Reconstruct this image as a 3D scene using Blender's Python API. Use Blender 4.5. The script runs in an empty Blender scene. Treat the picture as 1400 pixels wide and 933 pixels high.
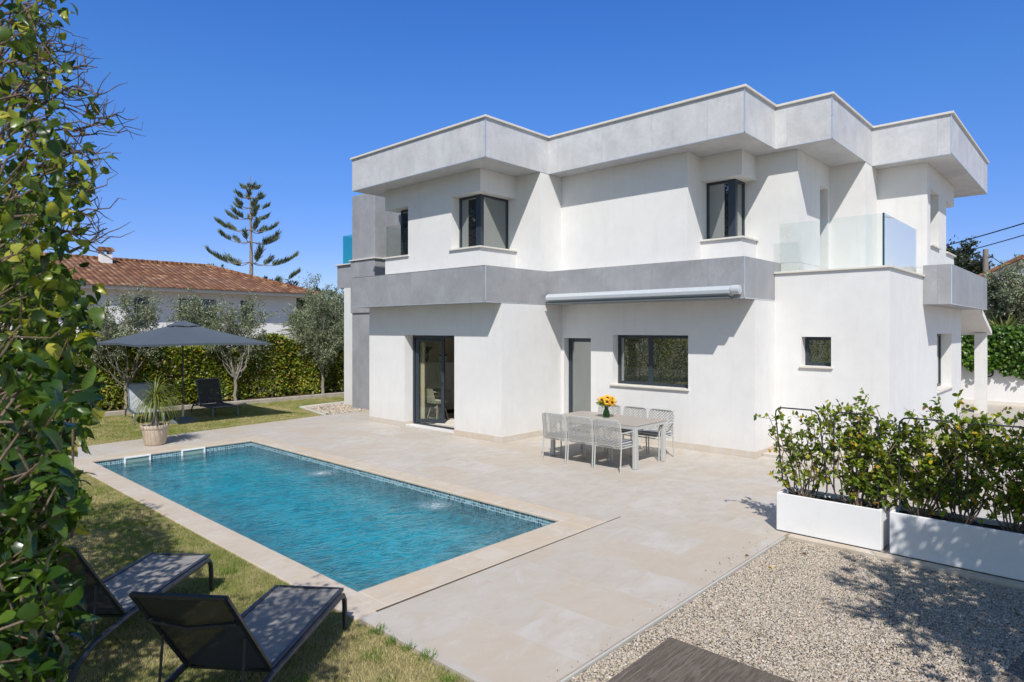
import bpy, bmesh, math, random
import numpy as np
from math import sin, cos, pi, radians, sqrt, atan2
from mathutils import Vector
SC = bpy.context.scene
COL = SC.collection
RNG = np.random.default_rng(7)
random.seed(7)
OFF = {}          # world position of the root every mesh of a thing is relative to

# ------------------------------------------------------------------ objects
def tag(o, label=None, cat=None, group=None, kind=None):
    if label: o['label'] = label
    if cat: o['category'] = cat
    if group: o['group'] = group
    if kind: o['kind'] = kind
    return o

def thing(name, label, cat, loc=(0, 0, 0), rz=0, group=None, local=False):
    o = bpy.data.objects.new(name, None)
    COL.objects.link(o)
    o.location = loc
    o.rotation_euler = (0, 0, rz)
    o.empty_display_size = .1
    OFF[o.name] = np.zeros(3) if local else np.array(loc, float)
    return tag(o, label, cat, group)

def link(name, me, mat, parent=None, smooth=False):
    o = bpy.data.objects.new(name, me)
    COL.objects.link(o)
    if mat is not None:
        for m in (mat if isinstance(mat, (list, tuple)) else [mat]): me.materials.append(m)
    if smooth: me.polygons.foreach_set('use_smooth', [True] * len(me.polygons))
    if parent is not None:
        o.parent = parent
        OFF[o.name] = OFF[parent.name]
    else:
        OFF[o.name] = np.zeros(3)
    return o

def copy_tree(o, parent=None):
    c = o.copy(); COL.objects.link(c); c.parent = parent
    for ch in list(o.children): copy_tree(ch, c)
    return c

class MB:
    def __init__(s): s.v = []; s.f = []
    def add(s, vs, fs):
        n = len(s.v); s.v += [tuple(float(q) for q in p) for p in vs]; s.f += [tuple(n + i for i in f) for f in fs]; return s
    def box(s, x0, x1, y0, y1, z0, z1):
        return s.add([(x0, y0, z0), (x1, y0, z0), (x1, y1, z0), (x0, y1, z0), (x0, y0, z1), (x1, y0, z1), (x1, y1, z1), (x0, y1, z1)],
                     [(0, 3, 2, 1), (4, 5, 6, 7), (0, 1, 5, 4), (1, 2, 6, 5), (2, 3, 7, 6), (3, 0, 4, 7)])
    def prism(s, poly, z0, z1, top=True, bottom=True):
        n = len(poly)
        vs = [(x, y, z0) for x, y in poly] + [(x, y, z1) for x, y in poly]
        fs = [(i, (i + 1) % n, n + (i + 1) % n, n + i) for i in range(n)]
        if top: fs.append(tuple(range(n, 2 * n)))
        if bottom: fs.append(tuple(reversed(range(n))))
        return s.add(vs, fs)
    def tube(s, pts, r, n=8, closed=False, caps=True):
        pts = [np.array(p, float) for p in pts]; m = len(pts)
        rs = r if hasattr(r, '__len__') else [r] * m
        rings = []; up = None
        for i, p in enumerate(pts):
            a = pts[(i - 1) % m] if (i > 0 or closed) else p
            b = pts[(i + 1) % m] if (i < m - 1 or closed) else p
            t = b - a; t = t / (np.linalg.norm(t) + 1e-12)
            if up is None:
                up = np.array([0, 0, 1.]) if abs(t[2]) < .9 else np.array([1., 0, 0])
            u = up - t * (up @ t); u = u / (np.linalg.norm(u) + 1e-12); up = u
            w = np.cross(t, u)
            rings.append([p + rs[i] * (cos(2 * pi * k / n) * u + sin(2 * pi * k / n) * w) for k in range(n)])
        vs = [q for ring in rings for q in ring]; fs = []
        for i in range(m if closed else m - 1):
            j = (i + 1) % m
            for k in range(n):
                fs.append((i * n + k, i * n + (k + 1) % n, j * n + (k + 1) % n, j * n + k))
        if caps and not closed:
            fs.append(tuple(reversed(range(n)))); fs.append(tuple(range((m - 1) * n, m * n)))
        return s.add(vs, fs)
    def lathe(s, prof, c=(0, 0, 0), n=24):
        vs = []; fs = []
        for r, z in prof:
            for k in range(n): vs.append((c[0] + r * cos(2 * pi * k / n), c[1] + r * sin(2 * pi * k / n), c[2] + z))
        for i in range(len(prof) - 1):
            for k in range(n): fs.append((i * n + k, i * n + (k + 1) % n, (i + 1) * n + (k + 1) % n, (i + 1) * n + k))
        return s.add(vs, fs)
    def build(s, name, mat, parent=None, smooth=False, bevel=0, segs=2):
        off = OFF[parent.name] if parent is not None else np.zeros(3)
        me = bpy.data.meshes.new(name)
        vs = np.array(s.v) - off
        me.from_pydata([tuple(v) for v in vs], [], s.f)
        bm = bmesh.new(); bm.from_mesh(me); bmesh.ops.recalc_face_normals(bm, faces=bm.faces); bm.to_mesh(me); bm.free()
        o = link(name, me, mat, parent, smooth)
        if smooth:
            try: me.set_sharp_from_angle(angle=radians(40))
            except Exception: pass
        if bevel:
            b = o.modifiers.new('bevel', 'BEVEL'); b.width = bevel; b.segments = segs; b.limit_method = 'ANGLE'; b.angle_limit = radians(40)
        return o

def tri_mesh(name, V, F, mat, parent=None, smooth=False):
    off = OFF[parent.name] if parent is not None else np.zeros(3)
    V = np.asarray(V, np.float32) - off.astype(np.float32); F = np.asarray(F, np.int32)
    me = bpy.data.meshes.new(name)
    me.vertices.add(len(V)); me.vertices.foreach_set('co', np.ascontiguousarray(V, np.float32).ravel())
    me.loops.add(len(F) * 3); me.loops.foreach_set('vertex_index', np.ascontiguousarray(F).ravel())
    me.polygons.add(len(F)); me.polygons.foreach_set('loop_start', np.arange(0, len(F) * 3, 3, dtype=np.int32))
    me.update(calc_edges=True); me.validate()
    o = link(name, me, mat, parent)
    if smooth: me.polygons.foreach_set('use_smooth', [True] * len(me.polygons))
    return o

JET1, JET2 = (5.97, 7.05, -.125), (5.97, 10.1, -.125)          # return jets under the house side wall
PX0, PX1, PY0, PY1 = 3.33, 6.30, 5.02, 13.56          # pool
# ------------------------------------------------------------------ materials
class NT:
    def __init__(s, name):
        s.m = bpy.data.materials.new(name); s.m.use_nodes = True; s.t = s.m.node_tree; s.t.nodes.clear()
        s.out = s.n('ShaderNodeOutputMaterial')
    def n(s, typ, ins=None, **kw):
        nd = s.t.nodes.new(typ)
        for k, v in kw.items(): setattr(nd, k, v)
        for k, v in (ins or {}).items(): s.set(nd.inputs[k], v)
        return nd
    def set(s, sock, v):
        if isinstance(v, bpy.types.NodeSocket): s.t.links.new(v, sock)
        elif isinstance(v, (tuple, list)) and len(v) == 3 and len(getattr(sock, 'default_value', ())) == 4: sock.default_value = (*v, 1)
        else: sock.default_value = v
    def coord(s): return s.n('ShaderNodeTexCoord').outputs['Object']
    def pos(s): return s.n('ShaderNodeNewGeometry').outputs['Position']
    def noise(s, vec, scale, detail=4, rough=.55, dist=0):
        return s.n('ShaderNodeTexNoise', {'Vector': vec, 'Scale': scale, 'Detail': detail, 'Roughness': rough, 'Distortion': dist}).outputs['Fac']
    def math(s, op, a, b=0., c=0.):
        nd = s.n('ShaderNodeMath', operation=op); s.set(nd.inputs[0], a); s.set(nd.inputs[1], b)
        if len(nd.inputs) > 2: s.set(nd.inputs[2], c)
        return nd.outputs[0]
    def ramp(s, fac, stops):
        nd = s.n('ShaderNodeValToRGB', {'Fac': fac}); e = nd.color_ramp.elements
        while len(e) < len(stops): e.new(.5)
        for el, (p, c) in zip(e, stops):
            el.position = p; el.color = (*c, 1) if len(c) == 3 else c
        return nd.outputs['Color']
    def mix(s, fac, a, b, blend='MIX'):
        nd = s.n('ShaderNodeMix', data_type='RGBA', blend_type=blend)
        s.set(nd.inputs[0], fac); s.set(nd.inputs[6], a); s.set(nd.inputs[7], b)
        return nd.outputs[2]
    def map(s, v, a, b, c, d):
        return s.n('ShaderNodeMapRange', {0: v, 1: a, 2: b, 3: c, 4: d}).outputs[0]
    def bump(s, h, strength=.3, dist=.01):
        return s.n('ShaderNodeBump', {'Height': h, 'Strength': strength, 'Distance': dist}).outputs['Normal']
    def principled(s, **kw):
        ren = {'color': 'Base Color', 'rough': 'Roughness', 'metal': 'Metallic', 'normal': 'Normal', 'spec': 'Specular IOR Level', 'coat': 'Coat Weight', 'alpha': 'Alpha', 'sheen': 'Sheen Weight'}
        nd = s.n('ShaderNodeBsdfPrincipled', {ren.get(k, k): v for k, v in kw.items()})
        return nd.outputs[0]
    def schlick(s, f0=.04, nrm=None):
        g = s.n('ShaderNodeNewGeometry')
        d = s.n('ShaderNodeVectorMath', {0: g.outputs['Incoming'], 1: nrm or g.outputs['Normal']}, operation='DOT_PRODUCT').outputs['Value']
        c = s.math('SUBTRACT', 1., s.math('ABSOLUTE', d))
        return s.math('ADD', s.math('MULTIPLY', s.math('POWER', c, 5.), 1 - f0), f0)
    def done(s, sh): s.t.links.new(sh, s.out.inputs['Surface']); return s.m

def plain(name, col, rough=.5, metal=0, var=.12, scale=12, bump=0., bscale=80, spec=.5, coat=0):
    t = NT(name); p = t.coord()
    n = t.noise(p, scale, 5)
    c = t.mix(n, tuple(q * (1 - var) for q in col), tuple(min(1, q * (1 + var)) for q in col))
    kw = dict(color=c, rough=t.map(n, .3, .7, max(0, rough - .08), min(1, rough + .08)), metal=metal, spec=spec, coat=coat)
    if bump: kw['normal'] = t.bump(t.noise(p, bscale, 3), bump, .004)
    return t.done(t.principled(**kw))

def mat_stucco():
    t = NT('white_stucco'); p = t.pos()
    big = t.noise(p, .55, 5, .6); sx = t.n('ShaderNodeMapping', {'Vector': p, 'Scale': (3.2, 3.2, .25)}).outputs[0]
    streak = t.noise(sx, 2.2, 4, .6)
    c = t.mix(t.map(t.math('ADD', t.math('MULTIPLY', big, .6), t.math('MULTIPLY', t.noise(p, 3.1, 5, .65), .4)), .36, .64, 0, 1), (.635, .62, .605), (.70, .688, .672))
    c = t.mix(t.map(streak, .55, .8, 0, .3), c, (.53, .51, .49))
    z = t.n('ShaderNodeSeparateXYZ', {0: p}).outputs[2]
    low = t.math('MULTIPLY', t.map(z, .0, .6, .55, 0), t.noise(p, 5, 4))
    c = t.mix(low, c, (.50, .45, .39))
    h = t.math('ADD', t.noise(p, 170, 4, .7), t.math('MULTIPLY', t.noise(p, 26, 3), .7))
    return t.done(t.principled(color=c, rough=.9, spec=.2, normal=t.bump(h, .38, .006)))

def mat_panel(name, col, width=1.2, seed=0.):
    t = NT(name); p = t.pos()
    x, y, z = t.n('ShaderNodeSeparateXYZ', {0: p}).outputs
    u = t.math('ADD', t.math('DIVIDE', t.math('SUBTRACT', x, y), width), 50.13 + seed)
    fr = t.math('FRACT', u); idx = t.math('FLOOR', u)
    seam = t.math('LESS_THAN', t.math('ABSOLUTE', t.math('SUBTRACT', fr, .5)), .4975)
    wn = t.n('ShaderNodeTexWhiteNoise', {'W': idx}, noise_dimensions='1D').outputs['Value']
    off = t.n('ShaderNodeCombineXYZ', {0: t.math('MULTIPLY', wn, 31.), 1: t.math('MULTIPLY', wn, 17.), 2: 0.}).outputs[0]
    pv = t.n('ShaderNodeVectorMath', {0: p, 1: off}, operation='ADD').outputs[0]
    n1 = t.noise(pv, 1.6, 6, .62, .4); n2 = t.noise(pv, 9, 6, .7, .6); n3 = t.noise(pv, 70, 3, .7)
    f = t.math('ADD', t.math('MULTIPLY', n1, .6), t.math('ADD', t.math('MULTIPLY', n2, .3), t.math('MULTIPLY', n3, .1)))
    c = t.mix(t.map(f, .34, .66, 0, 1), tuple(q * .80 for q in col), tuple(q * 1.14 for q in col))
    blot = t.noise(pv, 3.5, 5, .7, 1.)
    c = t.mix(t.map(blot, .56, .72, 0, .5), c, tuple(q * 1.28 for q in col))
    c = t.mix(t.math('MULTIPLY', t.math('SUBTRACT', wn, .5), .35), c, tuple(q * .6 for q in col))
    st = t.n('ShaderNodeMapping', {'Vector': p, 'Scale': (5, 5, .3)}).outputs[0]
    c = t.mix(t.map(t.noise(st, 1.6, 4, .6), .55, .8, 0, .22), c, tuple(q * .55 for q in col))
    c = t.mix(seam, tuple(q * .74 for q in col), c)
    return t.done(t.principled(color=c, rough=t.map(n2, .3, .7, .42, .62), spec=.4, normal=t.bump(n3, .06, .004)))

def mat_paving(name, bw, rh, base, rot=0, mortar=.004, stain=1., offs=.5):
    t = NT(name); p = t.pos()
    pv = t.n('ShaderNodeMapping', {'Vector': p, 'Rotation': (0, 0, rot)}).outputs[0]
    br = t.n('ShaderNodeTexBrick', {'Vector': pv, 'Scale': 1., 'Mortar Size': mortar, 'Mortar Smooth': .3, 'Bias': 0., 'Brick Width': bw, 'Row Height': rh, 'Color1': (0, 0, 0, 1), 'Color2': (1, 1, 1, 1), 'Mortar': (.5, .5, .5, 1)}, offset=offs, squash=1.45, squash_frequency=3)
    cell = t.n('ShaderNodeSeparateColor', {0: br.outputs['Color']}).outputs[0]
    off = t.n('ShaderNodeCombineXYZ', {0: t.math('MULTIPLY', cell, 23.), 1: t.math('MULTIPLY', cell, 11.), 2: 0.}).outputs[0]
    q = t.n('ShaderNodeVectorMath', {0: p, 1: off}, operation='ADD').outputs[0]
    n1 = t.noise(q, .9, 5, .58, .3); n2 = t.noise(t.n('ShaderNodeMapping', {'Vector': q, 'Rotation': (0, 0, -rot), 'Scale': (1, 1.9, 1)}).outputs[0], 2.6, 6, .62, .5); n3 = t.noise(p, 60, 4, .7); n4 = t.noise(p, .35, 4, .6)
    c = t.mix(t.map(n1, .3, .7, 0, 1), tuple(a * b for a, b in zip(base, (.90, .85, .79))), tuple(a * b for a, b in zip(base, (1.05, 1.06, 1.08))))
    c = t.mix(t.map(n2, .46, .66, 0, .5 * stain), c, tuple(a * b for a, b in zip(base, (.84, .74, .62))))
    c = t.mix(t.map(n2, .22, .42, .45 * stain, 0), c, tuple(a * b for a, b in zip(base, (1.12, 1.14, 1.16))))
    c = t.mix(t.map(cell, 0, 1, .0, .55), c, tuple(a * b for a, b in zip(base, (.86, .80, .72))))
    c = t.mix(t.map(cell, .80, .84, 0, .42), c, tuple(a * b for a, b in zip(base, (.95, .83, .70))))
    c = t.mix(t.map(cell, .14, .18, .35, 0), c, tuple(a * b for a, b in zip(base, (.86, .85, .84))))
    c = t.mix(t.map(n4, .45, .7, 0, .25), c, tuple(a * b for a, b in zip(base, (.84, .82, .80))))
    n5 = t.noise(p, 2.3, 7, .72, 1.4); n6 = t.noise(p, 11, 5, .7, .5)
    c = t.mix(t.map(n5, .52, .68, 0, .30), c, tuple(a * b for a, b in zip(base, (.86, .74, .60))))
    c = t.mix(t.map(n5, .30, .44, .4, 0), c, tuple(a * b for a, b in zip(base, (1.12, 1.13, 1.13))))
    c = t.mix(t.map(n6, .56, .76, 0, .28), c, tuple(a * .80 for a in base))
    c = t.mix(t.map(n3, .6, .8, 0, .3), c, tuple(a * .66 for a in base))
    c = t.mix(t.math('MULTIPLY', br.outputs['Fac'], .6), c, t.mix(t.noise(p, 1.7, 3), tuple(a * b for a, b in zip(base, (1.22, 1.2, 1.16))), tuple(a * b for a, b in zip(base, (.66, .60, .52)))))
    h = t.math('SUBTRACT', t.math('MULTIPLY', n3, .25), t.math('MULTIPLY', br.outputs['Fac'], 1.))
    return t.done(t.principled(color=c, rough=t.map(n2, .3, .7, .5, .75), spec=.35, normal=t.bump(h, .25, .004)))

SLATE = [(0, (.010, .025, .05)), (.2, (.02, .06, .10)), (.35, (.06, .16, .22)), (.7, (.12, .26, .33)), (1, (.24, .38, .43))]
def mat_mosaic(name, wall, stops):
    t = NT(name); p = t.pos()
    if wall:
        x, y, z = t.n('ShaderNodeSeparateXYZ', {0: p}).outputs
        p2 = t.n('ShaderNodeCombineXYZ', {0: t.math('ADD', x, y), 1: z, 2: 0.}).outputs[0]
    else:
        wob = t.n('ShaderNodeTexNoise', {'Vector': p, 'Scale': 3.2, 'Detail': 2.}).outputs['Color']
        p2 = t.n('ShaderNodeVectorMath', {0: p, 1: t.n('ShaderNodeVectorMath', {0: wob, 1: (.1, .1, 0)}, operation='MULTIPLY').outputs[0]}, operation='ADD').outputs[0]
    br = t.n('ShaderNodeTexBrick', {'Vector': p2, 'Scale': 1., 'Mortar Size': .004, 'Brick Width': .036, 'Row Height': .036, 'Color1': (0, 0, 0, 1), 'Color2': (1, 1, 1, 1), 'Mortar': (.5, .5, .5, 1)}, offset=0.)
    cell = t.n('ShaderNodeSeparateColor', {0: br.outputs['Color']}).outputs[0]
    c = t.ramp(cell, stops)
    c = t.mix(br.outputs['Fac'], c, (.38, .50, .52))
    if name == 'mosaic_floor':      # water depth painted into the tile colour, slate rim to pale blue middle
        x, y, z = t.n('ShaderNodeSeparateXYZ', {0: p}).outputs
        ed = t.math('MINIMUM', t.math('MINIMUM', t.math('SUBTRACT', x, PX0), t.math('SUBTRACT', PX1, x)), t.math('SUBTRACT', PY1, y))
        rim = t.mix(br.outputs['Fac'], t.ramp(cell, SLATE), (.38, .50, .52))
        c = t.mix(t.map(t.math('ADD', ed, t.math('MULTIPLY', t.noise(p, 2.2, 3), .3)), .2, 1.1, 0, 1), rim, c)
    return t.done(t.principled(color=c, rough=.3, spec=.5))

def mat_water():
    t = NT('pool_water'); p = t.pos()
    mp = t.n('ShaderNodeMapping', {'Vector': p, 'Rotation': (0, 0, .5), 'Scale': (1, 1.7, 1)}).outputs[0]
    big = t.noise(mp, 1.1, 2, .5, .6); mid = t.noise(mp, 4.2, 3, .55, 1.1); fine = t.noise(mp, 13, 3, .6, .8)
    jets = None
    for c in (JET1, JET2):
        d = t.n('ShaderNodeVectorMath', {0: p, 1: c}, operation='DISTANCE').outputs['Value']
        g = t.map(d, .0, .42, 1, 0)
        jets = g if jets is None else t.math('MAXIMUM', jets, g)
    h = t.math('ADD', t.math('MULTIPLY', big, .9), t.math('ADD', t.math('MULTIPLY', mid, .75), t.math('MULTIPLY', fine, .22)))
    h = t.math('ADD', h, t.math('MULTIPLY', jets, t.math('MULTIPLY', t.noise(p, 9, 3, .7), 1.6)))
    nrm = t.bump(h, 1., .075)
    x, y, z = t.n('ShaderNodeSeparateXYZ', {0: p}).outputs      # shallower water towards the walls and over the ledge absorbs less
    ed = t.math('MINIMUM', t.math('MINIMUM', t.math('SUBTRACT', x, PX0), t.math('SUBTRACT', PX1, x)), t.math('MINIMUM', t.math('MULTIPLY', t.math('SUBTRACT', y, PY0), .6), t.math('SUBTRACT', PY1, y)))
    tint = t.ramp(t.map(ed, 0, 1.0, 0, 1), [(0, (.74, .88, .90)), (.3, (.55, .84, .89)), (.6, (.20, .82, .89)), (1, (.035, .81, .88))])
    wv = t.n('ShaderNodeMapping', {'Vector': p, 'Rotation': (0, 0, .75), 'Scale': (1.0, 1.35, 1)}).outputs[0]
    foc = t.math('ABSOLUTE', t.math('SUBTRACT', t.noise(wv, 3.3, 2, .55, 1.1), .5))       # noise in the water tint stands in for light focused by ripples
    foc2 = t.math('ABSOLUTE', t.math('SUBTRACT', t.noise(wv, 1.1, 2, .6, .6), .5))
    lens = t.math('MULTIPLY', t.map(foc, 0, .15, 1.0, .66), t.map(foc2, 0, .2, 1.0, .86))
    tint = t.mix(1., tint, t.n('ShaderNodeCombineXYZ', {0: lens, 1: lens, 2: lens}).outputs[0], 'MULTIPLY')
    tr = t.n('ShaderNodeBsdfTransparent', {'Color': tint}).outputs[0]
    rf = t.n('ShaderNodeBsdfRefraction', {'Color': tint, 'Roughness': .0, 'IOR': 1.33, 'Normal': nrm}).outputs[0]
    body = t.n('ShaderNodeMixShader', {0: .42, 1: tr, 2: rf}).outputs[0]
    gl = t.n('ShaderNodeBsdfGlossy', {'Color': (1, 1, 1, 1), 'Roughness': .03, 'Normal': nrm}).outputs[0]
    fr = t.math('MULTIPLY', t.schlick(.02, nrm), .85)
    wat = t.n('ShaderNodeMixShader', {0: fr, 1: body, 2: gl}).outputs[0]
    foam = t.math('MULTIPLY', t.math('POWER', jets, 2.2), t.map(t.noise(p, 26, 4, .7), .42, .62, 0, 1))
    fo = t.n('ShaderNodeBsdfDiffuse', {'Color': (.75, .82, .84, 1)}).outputs[0]
    return t.done(t.n('ShaderNodeMixShader', {0: t.math('MULTIPLY', foam, .85), 1: wat, 2: fo}).outputs[0])

def mat_pane(name, dark=(.012, .014, .015), refl=.36, trans=0.):
    t = NT(name)
    fr = t.schlick(.04)
    f = t.math('ADD', t.math('MULTIPLY', fr, 1.1), refl - .05)
    gl = t.n('ShaderNodeBsdfGlossy', {'Color': (.92, .98, .95, 1), 'Roughness': .005}).outputs[0]
    base = t.principled(color=dark, rough=.4)
    if trans:
        tr = t.n('ShaderNodeBsdfTransparent', {'Color': (.93, .97, .95, 1)}).outputs[0]
        base = t.n('ShaderNodeMixShader', {0: trans, 1: base, 2: tr}).outputs[0]
    return t.done(t.n('ShaderNodeMixShader', {0: f, 1: base, 2: gl}).outputs[0])

def mat_glass(name, tint):
    t = NT(name)
    fr = t.schlick(.04)
    gl = t.n('ShaderNodeBsdfGlossy', {'Color': (1, 1, 1, 1), 'Roughness': .0}).outputs[0]
    tr = t.n('ShaderNodeBsdfTransparent', {'Color': (*tint, 1)}).outputs[0]
    return t.done(t.n('ShaderNodeMixShader', {0: t.math('MULTIPLY', fr, 1.0), 1: tr, 2: gl}).outputs[0])

def mat_leaf(name, stops, rough=.4, trans=.35, clump=0., spec=.45, tcol=(1.25, 1.3, .5)):
    t = NT(name)
    rnd = t.n('ShaderNodeNewGeometry').outputs['Random Per Island']
    c = t.ramp(rnd, stops)
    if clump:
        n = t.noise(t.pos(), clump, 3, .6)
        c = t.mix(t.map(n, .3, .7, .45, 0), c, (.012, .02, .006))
    c = t.mix(t.map(t.noise(t.pos(), 55, 3, .6), .4, .72, 0, .38), c, t.mix(1., c, (.45, .55, .6, 1), 'MULTIPLY'))
    tc = t.mix(1., c, (*tcol, 1), 'MULTIPLY')
    d = t.principled(color=c, rough=rough, spec=spec)
    tl = t.n('ShaderNodeBsdfTranslucent', {'Color': tc}).outputs[0]
    return t.done(t.n('ShaderNodeMixShader', {0: trans, 1: d, 2: tl}).outputs[0])

def mat_bark(name, a, b, scale=14):
    t = NT(name); p = t.pos()
    m = t.n('ShaderNodeMapping', {'Vector': p, 'Scale': (1, 1, .25)}).outputs[0]
    n = t.noise(m, scale, 6, .7, .5)
    return t.done(t.principled(color=t.mix(t.map(n, .3, .7, 0, 1), a, b), rough=.9, spec=.2, normal=t.bump(n, .8, .02)))

def mat_soil(name, stops, scale=8, bump=.6, bs=60, dist=.02):
    t = NT(name); p = t.pos()
    n = t.noise(p, scale, 6, .65, .4); n2 = t.noise(p, bs, 4, .7)
    c = t.ramp(t.math('ADD', t.math('MULTIPLY', n, .65), t.math('MULTIPLY', n2, .35)), stops)
    return t.done(t.principled(color=c, rough=.95, spec=.15, normal=t.bump(n2, bump, dist)))

def mat_stones(name, stops, vor=None):
    t = NT(name)
    if vor:
        v = t.n('ShaderNodeTexVoronoi', {'Vector': t.pos(), 'Scale': vor})
        rnd = t.n('ShaderNodeSeparateColor', {0: v.outputs['Color']}).outputs[0]
        c = t.ramp(rnd, stops); d = v.outputs['Distance']
        c = t.mix(t.map(d, .25, .6, 0, .75), c, (.08, .07, .055))
        return t.done(t.principled(color=c, rough=.85, spec=.2, normal=t.bump(t.math('SUBTRACT', 1., d), .9, .015)))
    rnd = t.n('ShaderNodeNewGeometry').outputs['Random Per Island']
    c = t.ramp(rnd, stops)
    c = t.mix(t.map(t.noise(t.pos(), 140, 3, .6), .4, .7, 0, .3), c, (.16, .14, .12))
    return t.done(t.principled(color=c, rough=.8, spec=.3))

def mat_grass(name, far=False):
    t = NT(name); p = t.pos()
    n1 = t.noise(p, .9, 5, .6, .5); n2 = t.noise(p, 4.5, 4, .6)
    f = t.math('ADD', t.math('MULTIPLY', n1, .6), t.math('MULTIPLY', n2, .4))
    dry = t.ramp(t.n('ShaderNodeNewGeometry').outputs['Random Per Island'], [(0, (.56, .47, .23)), (.35, (.45, .385, .17)), (.7, (.64, .55, .31)), (1, (.36, .34, .13))])
    grn = t.ramp(t.n('ShaderNodeNewGeometry').outputs['Random Per Island'], [(0, (.19, .26, .05)), (.5, (.26, .31, .07)), (1, (.36, .36, .11))])
    c = t.mix(t.map(f, .43, .56, 0, 1), dry, grn)
    d = t.principled(color=c, rough=.6, spec=.25)
    tl = t.n('ShaderNodeBsdfTranslucent', {'Color': c}).outputs[0]
    return t.done(t.n('ShaderNodeMixShader', {0: .3, 1: d, 2: tl}).outputs[0])

def mat_rooftile():
    t = NT('terracotta_tiles'); p = t.pos()
    x, y, z = t.n('ShaderNodeSeparateXYZ', {0: p}).outputs
    u = t.math('MULTIPLY', x, 1 / .27); v = t.math('MULTIPLY', z, 1 / .115)
    wave = t.math('ABSOLUTE', t.math('SINE', t.math('MULTIPLY', u, pi)))
    step = t.math('FRACT', v)
    idx = t.n('ShaderNodeCombineXYZ', {0: t.math('FLOOR', u), 1: t.math('FLOOR', v), 2: 0.}).outputs[0]
    wn = t.n('ShaderNodeTexWhiteNoise', {'Vector': idx}, noise_dimensions='3D').outputs['Value']
    c = t.ramp(wn, [(0, (.13, .055, .028)), (.4, (.20, .088, .043)), (.8, (.27, .13, .066)), (1, (.36, .21, .12))])
    c = t.mix(t.map(t.noise(p, .5, 4), .4, .7, 0, .4), c, (.20, .13, .09))
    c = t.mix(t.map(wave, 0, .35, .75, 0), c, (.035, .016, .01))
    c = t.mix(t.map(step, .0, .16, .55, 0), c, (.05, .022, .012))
    h = t.math('ADD', wave, t.math('MULTIPLY', step, -.6))
    return t.done(t.principled(color=c, rough=.9, spec=.2, normal=t.bump(h, .8, .08)))

def mat_weave(name, col, alpha=1., scale=260):
    t = NT(name); p = t.coord()
    w1 = t.n('ShaderNodeTexWave', {'Vector': p, 'Scale': scale / 6.28, 'Distortion': .4}, bands_direction='X').outputs['Fac']
    w2 = t.n('ShaderNodeTexWave', {'Vector': p, 'Scale': scale / 6.28, 'Distortion': .4}, bands_direction='Y').outputs['Fac']
    w = t.math('MAXIMUM', w1, w2); n = t.noise(p, 5, 4)
    c = t.mix(t.map(n, .3, .7, 0, 1), tuple(q * .88 for q in col), tuple(q * 1.12 for q in col))
    c = t.mix(t.map(w, .3, 1, .25, 0), c, tuple(q * .5 for q in col))
    sh = t.principled(color=c, rough=.75, spec=.3, normal=t.bump(w, .15, .002))
    if alpha < 1:
        sh = t.n('ShaderNodeMixShader', {0: alpha, 1: t.n('ShaderNodeBsdfTransparent').outputs[0], 2: sh}).outputs[0]
    return t.done(sh)

def mat_wood():
    t = NT('weathered_wood'); p = t.pos()
    m = t.n('ShaderNodeMapping', {'Vector': p, 'Scale': (1, 12, 3)}).outputs[0]
    n = t.noise(m, 3.2, 7, .68, 1.2); n2 = t.noise(m, 22, 5, .7, .6)
    kn = t.n('ShaderNodeTexVoronoi', {'Vector': t.n('ShaderNodeMapping', {'Vector': p, 'Scale': (2.2, 5, 1)}).outputs[0], 'Scale': 1.6}).outputs['Distance']
    c = t.ramp(n, [(.2, (.035, .028, .022)), (.42, (.11, .088, .068)), (.58, (.18, .15, .12)), (.8, (.28, .24, .20))])
    c = t.mix(t.map(n2, .55, .7, 0, .6), c, (.03, .024, .02))
    c = t.mix(t.map(kn, 0, .14, .8, 0), c, (.03, .02, .014))
    return t.done(t.principled(color=c, rough=.85, spec=.25, normal=t.bump(t.math('ADD', n, n2), .7, .012)))

M = {}
M['stucco'] = mat_stucco()
M['fascia'] = mat_panel('roof_panel', (.53, .525, .53))
M['band'] = mat_panel('band_panel', (.30, .30, .312), 1.2, .0)
M['tower'] = mat_panel('tower_panel', (.31, .31, .322), 1.25, .3)
M['trim'] = plain('aluminium_trim', (.62, .66, .70), .35, .6, .05)
M['coping'] = plain('limestone_coping', (.62, .58, .52), .7, 0, .1, 5, .2)
M['kerbstone'] = mat_soil('kerb_stone', [(.3, (.24, .21, .17)), (.5, (.40, .36, .30)), (.7, (.50, .46, .40))], 4, .5, 30)
M['plinth'] = mat_paving('plinth_stone', 1.2, .6, (.56, .52, .47), mortar=.003)
M['terrace'] = mat_paving('terrace_stone', .95, .62, (.49, .458, .416), pi / 2, .0045, 1.3)
M['poolcoping'] = mat_paving('pool_coping_stone', .62, .36, (.545, .485, .41), pi / 2, .004, 1.5, .5)
M['slot'] = plain('drain_slot_metal', (.09, .07, .05), .8)
M['curb'] = plain('concrete_curb', (.44, .42, .385), .85, 0, .12, 9, .4)
M['frame'] = plain('anthracite_frame', (.035, .046, .062), .38, .2, .06)
M['pane'] = mat_pane('reflective_pane')
M['doorpane'] = mat_pane('clear_pane', (.02, .02, .018), .055, .985)
M['glass'] = mat_glass('balustrade_glass', (.95, .968, .953))
M['blueglass'] = mat_glass('blue_balustrade_glass', (.50, .86, .82))
M['glassedge'] = plain('glass_edge', (.02, .06, .06), .15)
M['awning'] = plain('awning_metal', (.50, .525, .55), .38, .15, .04)
M['mosaic_w'] = mat_mosaic('mosaic_wall', True, SLATE); M['mosaic_s'] = mat_mosaic('mosaic_ledge', False, SLATE)
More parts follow.
